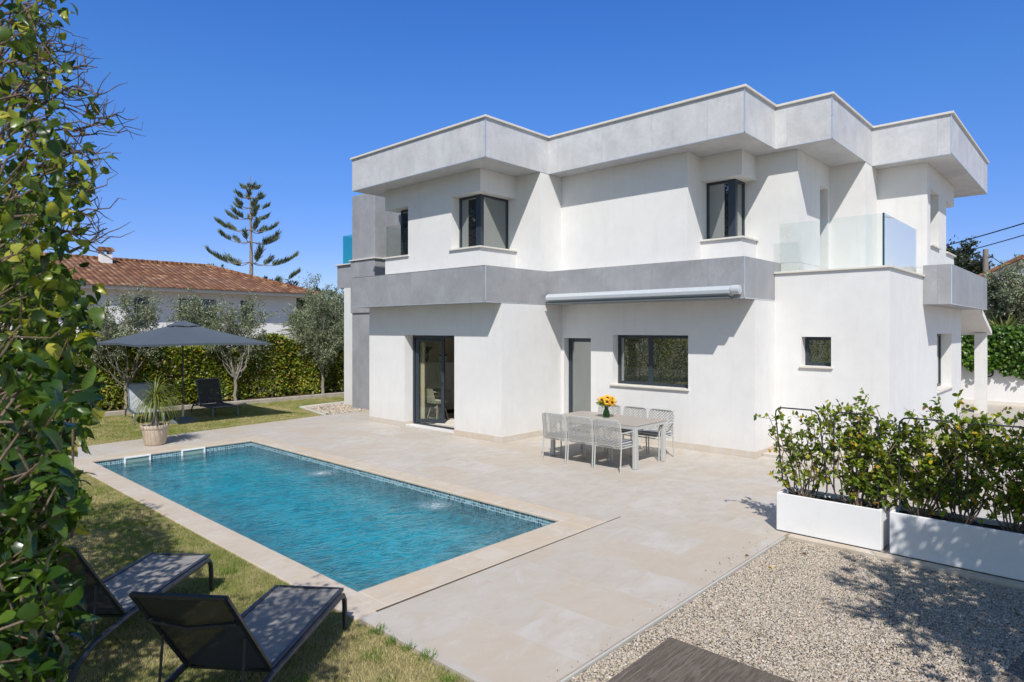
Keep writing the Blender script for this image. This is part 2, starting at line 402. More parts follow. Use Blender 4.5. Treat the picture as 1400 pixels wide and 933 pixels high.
M['mosaic_f'] = mat_mosaic('mosaic_floor', False, [(0, (.12, .46, .62)), (.3, (.20, .58, .72)), (.6, (.28, .66, .78)), (1, (.44, .74, .84))])
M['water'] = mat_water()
M['gravel'] = mat_stones('gravel_bed', [(0, (.24, .20, .16)), (.4, (.36, .30, .235)), (.75, (.46, .40, .32)), (1, (.20, .175, .15))], 75)
M['pebble'] = mat_stones('pebble', [(0, (.28, .23, .175)), (.2, (.45, .385, .305)), (.4, (.54, .47, .385)), (.55, (.40, .30, .195)), (.7, (.65, .59, .51)), (.88, (.24, .21, .185)), (1, (.48, .37, .25))])
M['lawnsoil'] = mat_soil('lawn_soil', [(.3, (.14, .115, .055)), (.5, (.24, .21, .10)), (.7, (.32, .275, .145))], 3, .8, 90)
M['earth'] = mat_soil('dry_earth', [(.3, (.16, .13, .085)), (.55, (.24, .20, .14)), (.75, (.16, .17, .07))], .6, .5, 20)
M['soil'] = mat_soil('planter_soil', [(.3, (.03, .02, .012)), (.6, (.07, .048, .03)), (.8, (.11, .08, .05))], 20, 1., 90)
M['grass'] = mat_grass('grass_blades')
M['tuft'] = mat_leaf('green_tuft', [(0, (.10, .20, .02)), (1, (.20, .30, .05))], .5, .4)
M['wood'] = mat_wood()
M['planter'] = mat_soil('white_planter', [(.25, (.66, .645, .62)), (.45, (.73, .725, .72)), (.7, (.765, .762, .76))], 2.2, .08, 45, .003)
M['rod'] = plain('steel_rod', (.055, .06, .068), .45, .5)
M['slate'] = plain('slate_fabric', (.066, .082, .104), .85, 0, .07, 3, .15, 300)
M['anthr'] = plain('anthracite_metal', (.04, .045, .055), .38, .3, .08)
M['bluemetal'] = plain('grey_blue_metal', (.12, .15, .19), .4, .3, .08)
M['basegrey'] = plain('base_granite', (.10, .115, .125), .75, 0, .25, 40)
M['steel'] = plain('brushed_steel', (.45, .44, .42), .35, .8, .05)
M['sling'] = mat_weave('grey_sling', (.27, .25, .228), 1., 900)
M['slingback'] = mat_weave('unlit_dark_sling', (.05, .05, .053), .95)  # unlit side of the grey sling, its shade put into the colour
M['slinglight'] = mat_weave('pale_sling', (.40, .42, .45), .95)
M['chairmetal'] = plain('chair_metal', (.47, .47, .45), .4, .15, .05)
M['rope'] = plain('chair_rope', (.37, .36, .34), .85, 0, .3, 60)
M['cushion'] = plain('grey_cushion', (.20, .205, .215), .9, 0, .1, 20, .3, 400)
M['cushionpipe'] = plain('pale_piping', (.62, .62, .62), .9)
M['tabletop'] = plain('ceramic_top', (.40, .35, .30), .45, 0, .12, 5)
M['vase'] = mat_glass('green_vase', (.42, .58, .30))
M['petal'] = plain('sunflower_petal', (.80, .36, .008), .6, 0, .2, 60)
M['disc'] = plain('sunflower_disc', (.045, .02, .008), .9, 0, .3, 200)
M['stalk'] = plain('green_stalk', (.07, .14, .03), .6)
M['pot'] = mat_soil('terracotta_pot', [(.25, (.40, .30, .22)), (.5, (.52, .42, .33)), (.75, (.62, .54, .45))], 7, .4, 50, .008)
M['skimmer'] = plain('white_plastic', (.74, .76, .76), .35, 0, .03)
M['skimdark'] = plain('skimmer_flap', (.20, .30, .28), .5)
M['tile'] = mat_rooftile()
M['nwall'] = plain('neighbour_render', (.72, .70, .69), .9, 0, .06, 2)
M['nwindow'] = mat_pane('dark_window', (.008, .008, .009), .10)
M['bark'] = mat_bark('olive_bark', (.15, .13, .10), (.36, .325, .275))
M['darkbark'] = mat_bark('dark_bark', (.06, .045, .032), (.17, .135, .10))
M['twig'] = mat_bark('brown_twig', (.10, .07, .045), (.24, .18, .13), 40)
M['pole'] = mat_bark('grey_pole', (.16, .13, .11), (.30, .26, .22))
M['wire'] = plain('black_cable', (.012, .012, .013), .6)
M['olive'] = mat_leaf('olive_leaf', [(0, (.085, .105, .05)), (.35, (.165, .19, .10)), (.7, (.25, .275, .165)), (1, (.38, .40, .27))], .5, .2, 0)
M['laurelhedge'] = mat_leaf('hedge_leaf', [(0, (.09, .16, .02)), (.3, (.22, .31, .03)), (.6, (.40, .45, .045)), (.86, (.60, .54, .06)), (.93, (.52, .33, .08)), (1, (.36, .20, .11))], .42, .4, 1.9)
M['shrub'] = mat_leaf('shrub_leaf', [(0, (.055, .095, .018)), (.3, (.13, .20, .028)), (.6, (.25, .33, .04)), (.86, (.40, .44, .06)), (.965, (.62, .52, .03)), (1, (.42, .15, .04))], .3, .42)
M['broad'] = mat_leaf('broad_leaf', [(0, (.014, .036, .007)), (.4, (.034, .078, .012)), (.75, (.08, .15, .02)), (1, (.18, .26, .036))], .25, .42, 0, .55)
M['vine'] = mat_leaf('vine_leaf', [(0, (.028, .055, .012)), (.4, (.075, .13, .02)), (.7, (.16, .225, .032)), (.88, (.36, .38, .055)), (1, (.56, .49, .08))], .32, .45)
M['ivy'] = mat_leaf('ivy_leaf', [(0, (.04, .10, .012)), (.5, (.09, .20, .02)), (1, (.18, .30, .03))], .35, .4, 1.2)
M['pine'] = mat_leaf('pine_leaf', [(0, (.07, .10, .05)), (.5, (.12, .155, .075)), (1, (.20, .22, .115))], .6, .1)
M['darktree'] = mat_leaf('dark_tree_leaf', [(0, (.02, .035, .014)), (.5, (.045, .065, .026)), (1, (.095, .11, .045))], .55, .2, .9)
M['palmleaf'] = mat_leaf('palm_leaf', [(0, (.11, .15, .03)), (.5, (.20, .23, .05)), (1, (.33, .32, .10))], .45, .3)
M['yellowleaf'] = plain('yellow_leaf', (.62, .42, .04), .6)
M['brownleaf'] = plain('brown_leaf', (.17, .085, .035), .7)
M['shell'] = plain('beige_shell', (.36, .31, .24), .5)
M['curtain'] = plain('curtain', (.48, .39, .27), .95, 0, .08)
M['inwall'] = plain('indoor_paint', (.74, .64, .50), .9)
M['cream'] = plain('cream_lacquer', (.72, .65, .54), .45)
M['black'] = plain('black_lacquer', (.012, .012, .013), .5)
M['rug'] = plain('shag_rug', (.62, .57, .50), .95, 0, .25, 60, 1., 60)
M['lampglass'] = plain('lamp_glass', (.25, .25, .25), .3)
M['sconce'] = plain('black_sconce', (.02, .02, .022), .5)

# ------------------------------------------------------------------ foliage
def unit(a): return a / (np.linalg.norm(a, axis=-1, keepdims=True) + 1e-9)
def leaves(P, D, N, L, W, detail=True, curl=.12):
    """leaf blades: P base, D along, N facing; returns vertices and triangles"""
    P = np.asarray(P); n = len(P); D = unit(D); S = unit(np.cross(D, N)); U = np.cross(S, D)
    L = np.broadcast_to(L, (n,))[:, None]; W = np.broadcast_to(W, (n,))[:, None]
    if not detail:
        V = np.stack([P, P + D * L * .45 + S * W * .5, P + D * L, P + D * L * .45 - S * W * .5], 1)
        F = np.array([[0, 1, 2], [0, 2, 3]])
        k = 4
    else:
        def at(t, s, h): return P + D * L * t + S * W * s + U * L * h
        f = .06
        V = np.stack([at(0, 0, 0), at(.3, 0, curl * .35), at(.66, 0, curl * .25), at(1, 0, -curl),
                      at(.28, .5, curl * .35 + f), at(.62, .42, curl * .2 + f), at(.28, -.5, curl * .35 + f), at(.62, -.42, curl * .2 + f),
                      at(.10, .27, f * .5), at(.10, -.27, f * .5), at(.86, .2, -curl * .3 + f * .5), at(.86, -.2, -curl * .3 + f * .5)], 1)
        F = np.array([[0, 8, 1], [8, 4, 1], [0, 1, 9], [9, 1, 6], [1, 4, 5], [1, 5, 2], [1, 2, 7], [1, 7, 6], [2, 5, 10], [2, 10, 3], [2, 3, 11], [2, 11, 7]])
        k = 12
    Fs = (F[None] + (np.arange(n) * k)[:, None, None]).reshape(-1, 3)
    return V.reshape(-1, 3), Fs

def rdir(n, up=0., rng=RNG):
    d = rng.normal(size=(n, 3)); d[:, 2] += up
    return unit(d)

def joinVF(parts):
    Vs = []; Fs = []; o = 0
    for V, F in parts:
        Vs.append(V); Fs.append(F + o); o += len(V)
    return np.concatenate(Vs), np.concatenate(Fs)

def curve(p0, p1, n=6, sag=0., wob=.05, rng=RNG):
    p0 = np.array(p0, float); p1 = np.array(p1, float); L = np.linalg.norm(p1 - p0)
    t = np.linspace(0, 1, n)[:, None]
    p = p0 + (p1 - p0) * t
    p[:, 2] += sag * L * (t * (1 - t))[:, 0] * 4
    p[1:-1] += rng.normal(size=(n - 2, 3)) * wob * L
    return p

def tree(name, label, cat, base, fork_h, r, clumps, leafmat, barkmat, leaf=(.06, .014), twigs=14, per=26, twiglen=.4, group=None, seed=1, detail=False, lean=(0, 0), stems=1, droop=0., limb_r=.3):
    rng = np.random.default_rng(seed)
    t = thing(name, label, cat, base, group=group)
    b = np.array(base, float)
    mb = MB(); fork = b + np.array([lean[0], lean[1], fork_h])
    tr = curve(b - np.array([0, 0, .1]), fork, 7, 0, .014, rng)
    mb.tube(tr, np.linspace(r * 1.25, r * .8, 7), 9)
    parts = []
    for cx, cy, cz, cr in clumps:
        c = b + np.array([cx, cy, cz])
        lp = curve(fork + np.array([0, 0, rng.uniform(-.25, .05) * fork_h]), c, 6, -.05, .03, rng)
        mb.tube(lp, np.linspace(r * limb_r * 1.8, r * .08, 6), 6)
        for k in range(twigs):
            d = rdir(1, .25, rng)[0]
            start = lp[-1] if rng.random() < .6 else lp[-2]
            ln = cr * rng.uniform(.7, 1.25)
            tp = curve(start + d * .03, start + d * ln, 5, -droop, .08, rng)
            if k % 2 == 0: mb.tube(tp, [r * .07, r * .06, r * .05, r * .04, r * .02], 4, caps=False)
            m = max(4, int(per * rng.uniform(.6, 1.3)))
            s = rng.uniform(.15, 1.05, m)
            i = np.clip((s * 4).astype(int), 0, 3); fr = (s * 4 - i)[:, None]
            P = tp[i] * (1 - fr) + tp[i + 1] * fr + rng.normal(size=(m, 3)) * cr * .09
            D = unit(d[None] * .8 + rng.normal(size=(m, 3)) * .7)
            parts.append(leaves(P, D, rdir(m, .8, rng), rng.uniform(.7, 1.3, m) * leaf[0], rng.uniform(.75, 1.25, m) * leaf[1], detail))
    mb.build('trunk', barkmat, t, smooth=True)
    V, F = joinVF(parts)
    tri_mesh('crown', V, F, leafmat, t)
    return t

def clump_set(n, rx, ry, z0, z1, cr, seed, hollow=.35):
    rng = np.random.default_rng(seed); out = []
    zc = (z0 + z1) / 2; rz = (z1 - z0) / 2
    while len(out) < n:
        p = rng.uniform(-1, 1, 3)
        q = np.linalg.norm(p)
        if q > 1 or q < hollow: continue
        k = cr * rng.uniform(.75, 1.3)
        out.append((p[0] * rx, p[1] * ry, zc + p[2] * rz, k))
    return out

# ------------------------------------------------------------------ camera, light, sky
T = radians(42.87); sT, cT = sin(T), cos(T)
FPX = 874.4
cam = bpy.data.cameras.new('camera'); co = bpy.data.objects.new('camera', cam); COL.objects.link(co)
cam.sensor_width = 36; cam.lens = FPX / 1400 * 36; cam.shift_y = -15.8 / 1400; cam.clip_start = .05; cam.clip_end = 2000
cam.dof.use_dof = True; cam.dof.focus_distance = 13; cam.dof.aperture_fstop = 7.1
co.location = (0, 0, 2.4); co.rotation_euler = (pi / 2, 0, -(pi / 2 - T))
SC.camera = co
def W(u, v, z=0.):          # ground position seen at a place of the photograph, used while laying the plan out
    a = (u - 700) / FPX; bq = -(v - 450.7) / FPX
    k = (z - 2.4) / bq
    return ((a * sT + cT) * k, (-a * cT + sT) * k)
def alongY(u, Y):           # X of the bearing u on the line Y
    k = (u - 700) / FPX
    return Y * (cT + k * sT) / (sT - k * cT)

sd = Vector((1., .87, -1.49)).normalized()
sun = bpy.data.lights.new('sun', 'SUN'); so = bpy.data.objects.new('sun', sun); COL.objects.link(so)
sun.energy = 5.0; sun.angle = radians(.53); sun.color = (1, .965, .915)
so.rotation_euler = sd.to_track_quat('-Z', 'Y').to_euler()
so.location = (-8, -7, 14)
w = bpy.data.worlds.new('World'); SC.world = w; w.use_nodes = True
nt = w.node_tree; bg = nt.nodes['Background']
sk = nt.nodes.new('ShaderNodeTexSky'); sk.sky_type = 'NISHITA'; sk.sun_disc = False
sk.sun_elevation = math.asin(-sd.z); sk.sun_rotation = atan2(-sd.x, -sd.y); sk.altitude = 60; sk.air_density = 1.0; sk.dust_density = .3; sk.ozone_density = 3.0
hs = nt.nodes.new('ShaderNodeHueSaturation'); hs.inputs['Saturation'].default_value = 1.12
tn = nt.nodes.new('ShaderNodeMix'); tn.data_type = 'RGBA'; tn.blend_type = 'MULTIPLY'; tn.inputs[0].default_value = 1; tn.inputs[7].default_value = (.84, 1.0, 1.24, 1)
nt.links.new(sk.outputs[0], hs.inputs['Color']); nt.links.new(hs.outputs[0], tn.inputs[6]); 
tcw = nt.nodes.new('ShaderNodeTexCoord'); sx = nt.nodes.new('ShaderNodeSeparateXYZ'); nt.links.new(tcw.outputs['Generated'], sx.inputs[0])
rp = nt.nodes.new('ShaderNodeValToRGB'); nt.links.new(sx.outputs[2], rp.inputs[0]); els = rp.color_ramp.elements   # haze towards the horizon
for k, (p_, c_) in enumerate(((0, (.72, .64, .70)), (.12, (.62, .60, .76)), (.33, (.58, .76, .92)), (.45, (.52, .75, 1.0)))):
    el = els[k] if k < 2 else els.new(p_); el.position = p_; el.color = (*c_, 1)
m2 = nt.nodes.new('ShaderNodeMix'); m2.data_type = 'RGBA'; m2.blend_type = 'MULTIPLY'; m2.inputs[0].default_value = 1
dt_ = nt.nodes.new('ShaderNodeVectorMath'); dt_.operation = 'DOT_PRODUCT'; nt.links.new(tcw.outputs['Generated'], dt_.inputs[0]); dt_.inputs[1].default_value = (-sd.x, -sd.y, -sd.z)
mr = nt.nodes.new('ShaderNodeMapRange'); nt.links.new(dt_.outputs['Value'], mr.inputs[0]); mr.inputs[1].default_value = .25; mr.inputs[2].default_value = .85   # unseen sky round the sun, tint added to warm the ambient light
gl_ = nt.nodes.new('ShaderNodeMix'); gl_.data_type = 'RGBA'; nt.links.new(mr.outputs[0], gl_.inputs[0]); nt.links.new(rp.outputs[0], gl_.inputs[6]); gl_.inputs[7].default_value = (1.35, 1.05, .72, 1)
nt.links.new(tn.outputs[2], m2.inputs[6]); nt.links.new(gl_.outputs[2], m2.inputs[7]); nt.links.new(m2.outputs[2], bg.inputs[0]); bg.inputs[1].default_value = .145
SC.view_settings.view_transform = 'Standard'; SC.view_settings.look = 'None'; SC.view_settings.exposure = 0; SC.view_settings.gamma = 1
SC.cycles.max_bounces = 10; SC.cycles.diffuse_bounces = 4; SC.cycles.transparent_max_bounces = 24; SC.cycles.transmission_bounces = 8
SC.cycles.use_denoising = True; SC.cycles.caustics_refractive = True

def struct(name, mb, mat, **kw): return tag(mb.build(name, mat, **kw), kind='structure')

# ------------------------------------------------------------------ ground, terrace, pool, lawn, gravel
LIM = 600
mb = MB()
for x0, x1, y0, y1 in ((-LIM, PX0 - .1, -LIM, LIM), (PX1 + .1, LIM, -LIM, LIM), (PX0 - .1, PX1 + .1, -LIM, PY0 - .1), (PX0 - .1, PX1 + .1, PY1 + .1, LIM)):
    mb.add([(x0, y0, -.08), (x1, y0, -.08), (x1, y1, -.08), (x0, y1, -.08)], [(0, 1, 2, 3)])
struct('ground', mb, M['earth'])
# paved terrace round the pool and house, and the drive beyond the planters
mb = MB()
CX0, CX1, CY0, CY1 = 3.0, 6.66, 4.56, 14.0            # pool coping outline
def slab(poly): mb.prism(poly, -.07, 0.0)
slab([(3.03, 2.745), (7.72, 2.745), (7.72, 4.55), (3.03, 4.55)])
slab([(7.72, -9), (26, -9), (26, 2.78), (7.72, 2.78)])
slab([(7.72, 2.78), (26, 2.78), (26, 4.55), (7.72, 4.55)])
slab([(6.665, 4.55), (26, 4.55), (26, 14.0), (6.665, 14.0)])
slab([(3.0, 14.005), (26, 14.005), (26, 16.0), (10.2, 16.0), (9.6, 16.05), (3.0, 15.3)])
struct('terrace', mb, M['terrace'])
mb = MB()
mb.box(PX1, CX1, CY0, CY1, -.036, .004); mb.box(CX0, PX0, CY0, CY1, -.036, .004)
mb.box(PX0, PX1, CY0, PY0, -.036, .004); mb.box(PX0, PX1, PY1, CY1, -.036, .004)
struct('pool_coping', mb, M['poolcoping'], bevel=.012)
mb = MB(); mb.add([(3.2, 4.534, .0055), (6.95, 4.546, .0055), (6.95, 4.555, .0055), (3.2, 4.558, .0055)], [(0, 1, 2, 3)]); struct('drain_slot', mb, M['slot'])
mb = MB(); mb.box(3.03, 7.60, 2.722, 2.742, -.09, -.004); struct('gravel_kerb', mb, M['curb'], bevel=.006)
mb = MB(); mb.box(7.60, 7.72, -9, 2.70, -.09, .012); struct('planter_kerb', mb, M['poolcoping'], bevel=.008)
# pool shell: tiled upper wall, tiled ledge at the near end, dished floor
e = .02; X0, X1, Y0, Y1 = PX0 - e, PX1 + e, PY0 - e, PY1 + e; ZL = -.27
mb = MB()
for a_, b_ in (((X0, Y0), (X1, Y0)), ((X1, Y0), (X1, Y1)), ((X1, Y1), (X0, Y1)), ((X0, Y1), (X0, Y0))):
    mb.add([(*a_, ZL), (*b_, ZL), (*b_, -.03), (*a_, -.03)], [(0, 1, 2, 3)])
struct('pool_wall', mb, M['mosaic_w'])
gx, gy = np.linspace(X0, X1, 40), np.linspace(Y0 + .42, Y1, 100)
def dish(x, y):
    ed = min(x - X0, X1 - x, (y - Y0 - .42) * 1.3, Y1 - y); q = min(1, max(0, ed / 1.25)); return ZL - .5 * q * q * (3 - 2 * q)
mb = MB(); mb.add([(x, y, dish(x, y)) for y in gy for x in gx], [(b * 40 + a, b * 40 + a + 1, b * 40 + a + 41, b * 40 + a + 40) for b in range(99) for a in range(39)])
struct('pool_floor', mb, M['mosaic_f'], smooth=True)
mb = MB(); mb.add([(X0, Y0, ZL), (X1, Y0, ZL), (X1, Y0 + .42, ZL), (X0, Y0 + .42, ZL)], [(0, 1, 2, 3)])
struct('pool_ledge', mb, M['mosaic_s'])
mb = MB(); mb.add([(X0, Y0, -.125), (X1, Y0, -.125), (X1, Y1, -.125), (X0, Y1, -.125)], [(0, 1, 2, 3)])
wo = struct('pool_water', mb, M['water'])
if wo.data.polygons[0].normal.z < 0: wo.data.flip_normals()
# lawn soil sheets
mb = MB()
lawnA = [(-3, -6), (3.0, -6), (3.0, 15.3), (-3, 15.3)]
lawnB = [(-3, 15.3), (3.0, 15.3), (9.6, 16.05), (9.65, 16.3), (10.05, 18.2), (13.2, 18.6), (13.2, 20.3), (-3, 20.3)]
mb.prism(lawnA, -.07, -.022); mb.prism(lawnB, -.07, -.022)
struct('lawn', mb, M['lawnsoil'])
mb = MB(); mb.prism([(3.03, -9), (7.60, -9), (7.60, 2.72), (3.03, 2.72)], -.07, -.03); struct('gravel', mb, M['gravel'])
mb = MB(); mb.prism([(9.66, 16.06), (14, 16.05), (14, 18.6), (10.05, 18.2)], -.07, -.018); struct('gravel_border', mb, M['gravel'])
mb = MB(); mb.tube([(9.62, 16.1, -.01), (10.02, 18.22, -.01), (13.2, 18.62, -.01)], .045, 4); struct('border_kerb', mb, M['curb'])

def inside(poly, x, y):
    c = np.zeros(len(x), bool); n = len(poly)
    for i in range(n):
        x0, y0 = poly[i]; x1, y1 = poly[(i + 1) % n]
        if y0 == y1: continue
        hit = ((y0 > y) != (y1 > y)) & (x < (x1 - x0) * (y - y0) / (y1 - y0) + x0)
        c ^= hit
    return c
def scatter(poly, n, dens=None):
    xs = [p[0] for p in poly]; ys = [p[1] for p in poly]
    x = RNG.uniform(min(xs), max(xs), n); y = RNG.uniform(min(ys), max(ys), n)
    k = inside(poly, x, y)
    return x[k], y[k]
def blades(name, poly, n, h, wd, mat, z=-.022):
    x, y = scatter(poly, n); m = len(x)
    a = RNG.uniform(0, 2 * pi, m); ln = RNG.uniform(.5, 1.25, m) * h
    tilt = RNG.normal(0, .75, m); b = RNG.uniform(0, 2 * pi, m)
    P = np.stack([x, y, np.full(m, z)], 1)
    side = np.stack([np.cos(a), np.sin(a), np.zeros(m)], 1) * (wd * RNG.uniform(.6, 1.3, m) / 2)[:, None]
    tip = P + np.stack([np.cos(b) * np.sin(tilt), np.sin(b) * np.sin(tilt), np.abs(np.cos(tilt)) * .9 + .1], 1) * ln[:, None]
    V = np.stack([P - side, P + side, tip], 1).reshape(-1, 3); F = np.arange(m * 3).reshape(-1, 3)
    return tag(tri_mesh(name, V, F, mat), kind='stuff')
blades('grass', [(.2, 1.0), (3.02, 1.0), (3.02, 9.0), (.6, 9.0)], 330000, .030, .0055, M['grass'])
blades('grass', [(1.5, 9.0), (3.02, 9.0), (3.02, 15.3), (1.5, 15.3)], 90000, .033, .008, M['grass'])
blades('grass', lawnB, 300000, .036, .012, M['grass'])
# a few livelier green tufts
tv = []
for cx, cy, cr, n in [(3.0, 4.25, .07, 70), (2.98, 4.02, .05, 50), (3.02, 3.66, .06, 60), (2.99, 3.85, .04, 40), (2.75, 3.95, .09, 60), (2.9, 3.3, .05, 50), (2.72, 6.35, .10, 70), (2.55, 4.9, .1, 60), (2.95, 5.3, .06, 50), (2.1, 7.6, .12, 60), (2.4, 8.8, .1, 60), (2.2, 4.0, .12, 70), (1.9, 3.3, .1, 60), (2.6, 3.55, .08, 50)]:
    m = n; P = np.stack([RNG.normal(cx, cr * .5, m), RNG.normal(cy, cr * .5, m), np.full(m, -.022)], 1)
    D = unit(np.stack([RNG.normal(0, .5, m), RNG.normal(0, .5, m), np.ones(m)], 1))
    tv.append(leaves(P, D, rdir(m), RNG.uniform(.04, .095, m), .006, False))
V, F = joinVF(tv); tag(tri_mesh('grass_tuft', V, F, M['tuft']), kind='stuff')
# loose pebbles
def pebbles(name, poly, n, size, z=-.03):
    x, y = scatter(poly, n); m = len(x)
    ico = np.array([(0, 0, 1), (.894, 0, .447), (.276, .851, .447), (-.724, .526, .447), (-.724, -.526, .447), (.276, -.851, .447), (.724, .526, -.447), (-.276, .851, -.447), (-.894, 0, -.447), (-.276, -.851, -.447), (.724, -.526, -.447), (0, 0, -1)])
    fc = np.array([(0, 1, 2), (0, 2, 3), (0, 3, 4), (0, 4, 5), (0, 5, 1), (1, 6, 2), (2, 7, 3), (3, 8, 4), (4, 9, 5), (5, 10, 1), (2, 6, 7), (3, 7, 8), (4, 8, 9), (5, 9, 10), (1, 10, 6)])
    sc = size * RNG.lognormal(0, .3, (m, 1)) * RNG.uniform(.6, 1.2, (m, 3)); sc[:, 2] *= .7
    a = RNG.uniform(0, 2 * pi, m); ca, sa = np.cos(a)[:, None], np.sin(a)[:, None]
    L = ico[None] * sc[:, None] + RNG.normal(size=(m, 12, 3)) * (size * .12)
    X = L[:, :, 0] * ca - L[:, :, 1] * sa + x[:, None]; Y = L[:, :, 0] * sa + L[:, :, 1] * ca + y[:, None]
    hol = .004 * np.sin(x * 3.1 + np.sin(y * 2.3)) * np.sin(y * 3.7 + x * 1.3) + .002 * np.sin(x * 9 + y * 7)
    Z = L[:, :, 2] + z + RNG.uniform(0, size * .6, (m, 1)) + (hol[:, None] + .004 if size < .015 else 0)
    V = np.stack([X, Y, Z], 2).reshape(-1, 3); F = (fc[None] + (np.arange(m) * 12)[:, None, None]).reshape(-1, 3)
    return tag(tri_mesh(name, V, F, M['pebble']), kind='stuff')
pebbles('gravel_stone', [(3.05, 1.0), (7.58, .2), (7.58, 2.712), (3.05, 2.712)], 105000, .0066)
pebbles('gravel_stone', [(3.3, 2.72), (7.7, 2.72), (7.7, 2.98), (3.3, 2.82)], 130, .006, .005)
pebbles('gravel_stone', [(9.8, 16.1), (13, 16.1), (13, 18.5), (10.1, 18.2)], 3500, .022, -.018)

# ------------------------------------------------------------------ villa
vill = thing('villa', 'white two storey flat roofed villa with stepped grey stone fascias and corner windows', 'house', (9.78, 9.38, 0))
XA, YL = 9.78, 14.2
def lower(z):
    p = [(XA, YL)]
    if .05 < z < 2.26: p += [(XA, 12.70), (10.12, 12.70), (10.12, 13.9), (13.9, 13.9), (13.9, 9.7), (10.12, 9.7), (10.12, 10.87), (XA, 10.87)]
    elif z < .05: p += []
    p += [(XA, 9.38), (11.81, 9.38)]
    if z < 2.2: p += [(11.81, 9.30), (12.03, 9.30), (12.03, 8.53), (11.81, 8.53)]
    if 1.2 < z < 2.28: p += [(11.81, 7.94), (12.06, 7.94), (12.06, 6.14), (11.81, 6.14)]
    p += [(11.81, 4.79), (12.78, 4.79)]
    if 1.70 < z < 2.26: p += [(12.78, 4.28), (13.03, 4.28), (13.03, 3.75), (12.78, 3.75)]
    p += [(12.78, 2.79)]
    if 1.0 < z < 2.3: p += [(17.1, 2.79), (17.1, 3.06), (18.97, 3.06), (18.97, 2.79)]
    return p + [(20.4, 2.79), (20.4, YL)]
mb = MB(); zs = [-.05, .05, 1.0, 1.2, 1.70, 2.2, 2.26, 2.28, 2.3, 2.967]
for a, b in zip(zs, zs[1:]): mb.prism(lower((a + b) / 2), a, b)
mb.prism([(12.78, 4.787), (12.78, 2.79), (20.4, 2.79), (20.4, 4.787)], 2.967, 3.49)
mb.prism([(13.10, 4.787), (13.10, 4.455), (14.43, 4.455), (14.43, 4.75), (14.96, 4.75), (14.96, 4.455), (15.09, 4.455), (15.09, 3.74), (16.03, 3.74), (16.03, 2.79), (20.4, 2.79), (20.4, 4.787)], 3.49, 3.728)
mb.build('ground_floor_wall', M['stucco'], vill)
def upper(lev):
    p = []
    if lev == 'mid': p += [(10.2, 14.0), (10.2, 13.34), (10.2, 12.69), (9.88, 12.69), (9.88, 11.09), (10.18, 11.09), (10.18, 10.42), (11.05, 10.42)]
    else: p += [(9.88, 14.0), (9.88, 10.13), (11.05, 10.13)]
    p[0] = (p[0][0], 13.34 if lev == 'mid' else 13.64)
    if lev == 'mid': p.pop(1)
    p += [(11.05, 9.382), (11.81, 9.382), (11.81, 6.15)]
    p += [(12.68, 6.15), (12.68, 5.57), (13.10, 5.57)] if lev == 'mid' else [(12.38, 6.15), (12.38, 5.28), (13.10, 5.28)]
    p += [(13.10, 4.455)]
    if lev != 'top': p += [(14.43, 4.455), (14.43, 4.75), (14.96, 4.75), (14.96, 4.455)]
    p += [(15.09, 4.455), (15.09, 3.742), (16.03, 3.742), (16.03, 2.79)]
    if lev == 'mid': p += [(16.36, 2.79), (16.36, 3.08), (17.3, 3.08), (17.3, 2.79), (18.22, 2.79), (18.22, 3.1), (19.0, 3.1), (19.0, 13.34)]
    else: p += [(19.3, 2.79), (19.3, 13.64)]
    return p
mb = MB()
mb.prism(upper('low'), 3.732, 4.25); mb.prism(upper('mid'), 4.25, 5.47); mb.prism(upper('top'), 5.47, 5.968)
mb.build('upper_floor_wall', M['stucco'], vill)
roofp = [(9.3, 14.27), (9.3, 9.38), (11.34, 9.38), (11.34, 4.785), (12.81, 4.785), (12.81, 3.74), (15.58, 3.74), (15.58, 2.29), (20.9, 2.29), (20.9, 14.27)]
bandp = [(9.3, 14.27), (9.3, 9.38), (11.34, 9.38), (11.34, 4.79), (12.775, 4.79), (20.4, 4.79), (20.4, 14.27)]
MBr = MB(); MBr.prism(roofp, 5.97, 6.775); roof = MBr.build('roof_fascia', M['fascia'], vill)
mb = MB(); mb.prism(bandp, 2.967, 3.73); mb.prism([(15.58, 2.788), (15.58, 2.29), (20.86, 2.29), (20.86, 2.788)], 2.92, 3.732); mb.build('storey_band', M['band'], vill)
def offset(poly, d):
    n = len(poly); out = []
    for i in range(n):
        (ax, ay), (bx, by), (cx, cy) = poly[i - 1], poly[i], poly[(i + 1) % n]
        def nrm(px, py, qx, qy):
            L = math.hypot(qx - px, qy - py); return ((qy - py) / L, -(qx - px) / L)      # outward for a counter-clockwise outline
        n1 = nrm(ax, ay, bx, by); n2 = nrm(bx, by, cx, cy)
        out.append((bx + d * (n1[0] + n2[0]), by + d * (n1[1] + n2[1])) if abs(n1[0] * n2[0] + n1[1] * n2[1]) < .5 else (bx + d * n1[0], by + d * n1[1]))
    return out
mb = MB(); mb.prism(offset(roofp, .04), 6.777, 6.826); mb.build('roof_coping', M['coping'], roof, bevel=.008)
def trims(poly, z0, z1, segs, mb):
    for i in segs:
        (ax, ay), (bx, by) = poly[i], poly[i + 1]
        g = .005
        mb.box(min(ax, bx) - g, max(ax, bx) + g, min(ay, by) - g, max(ay, by) + g, z0 - .004, z0 + .012)
    for i in segs[:-1]:
        bx, by = poly[i + 1]
        if i % 2 == 0: mb.box(bx - .006, bx + .012, by - .006, by + .012, z0 + .012, z1)
mb = MB(); trims(roofp, 5.97, 6.77, list(range(0, 8)), mb); trims(bandp, 2.967, 3.728, [0, 1, 2, 3], mb)
mb.box(15.574, 15.592, 2.284, 2.302, 2.92, 3.728); mb.box(15.575, 20.86, 2.284, 2.3, 2.914, 2.93); mb.box(9.3, 9.306, 9.375, 14.27, 3.722, 3.734)
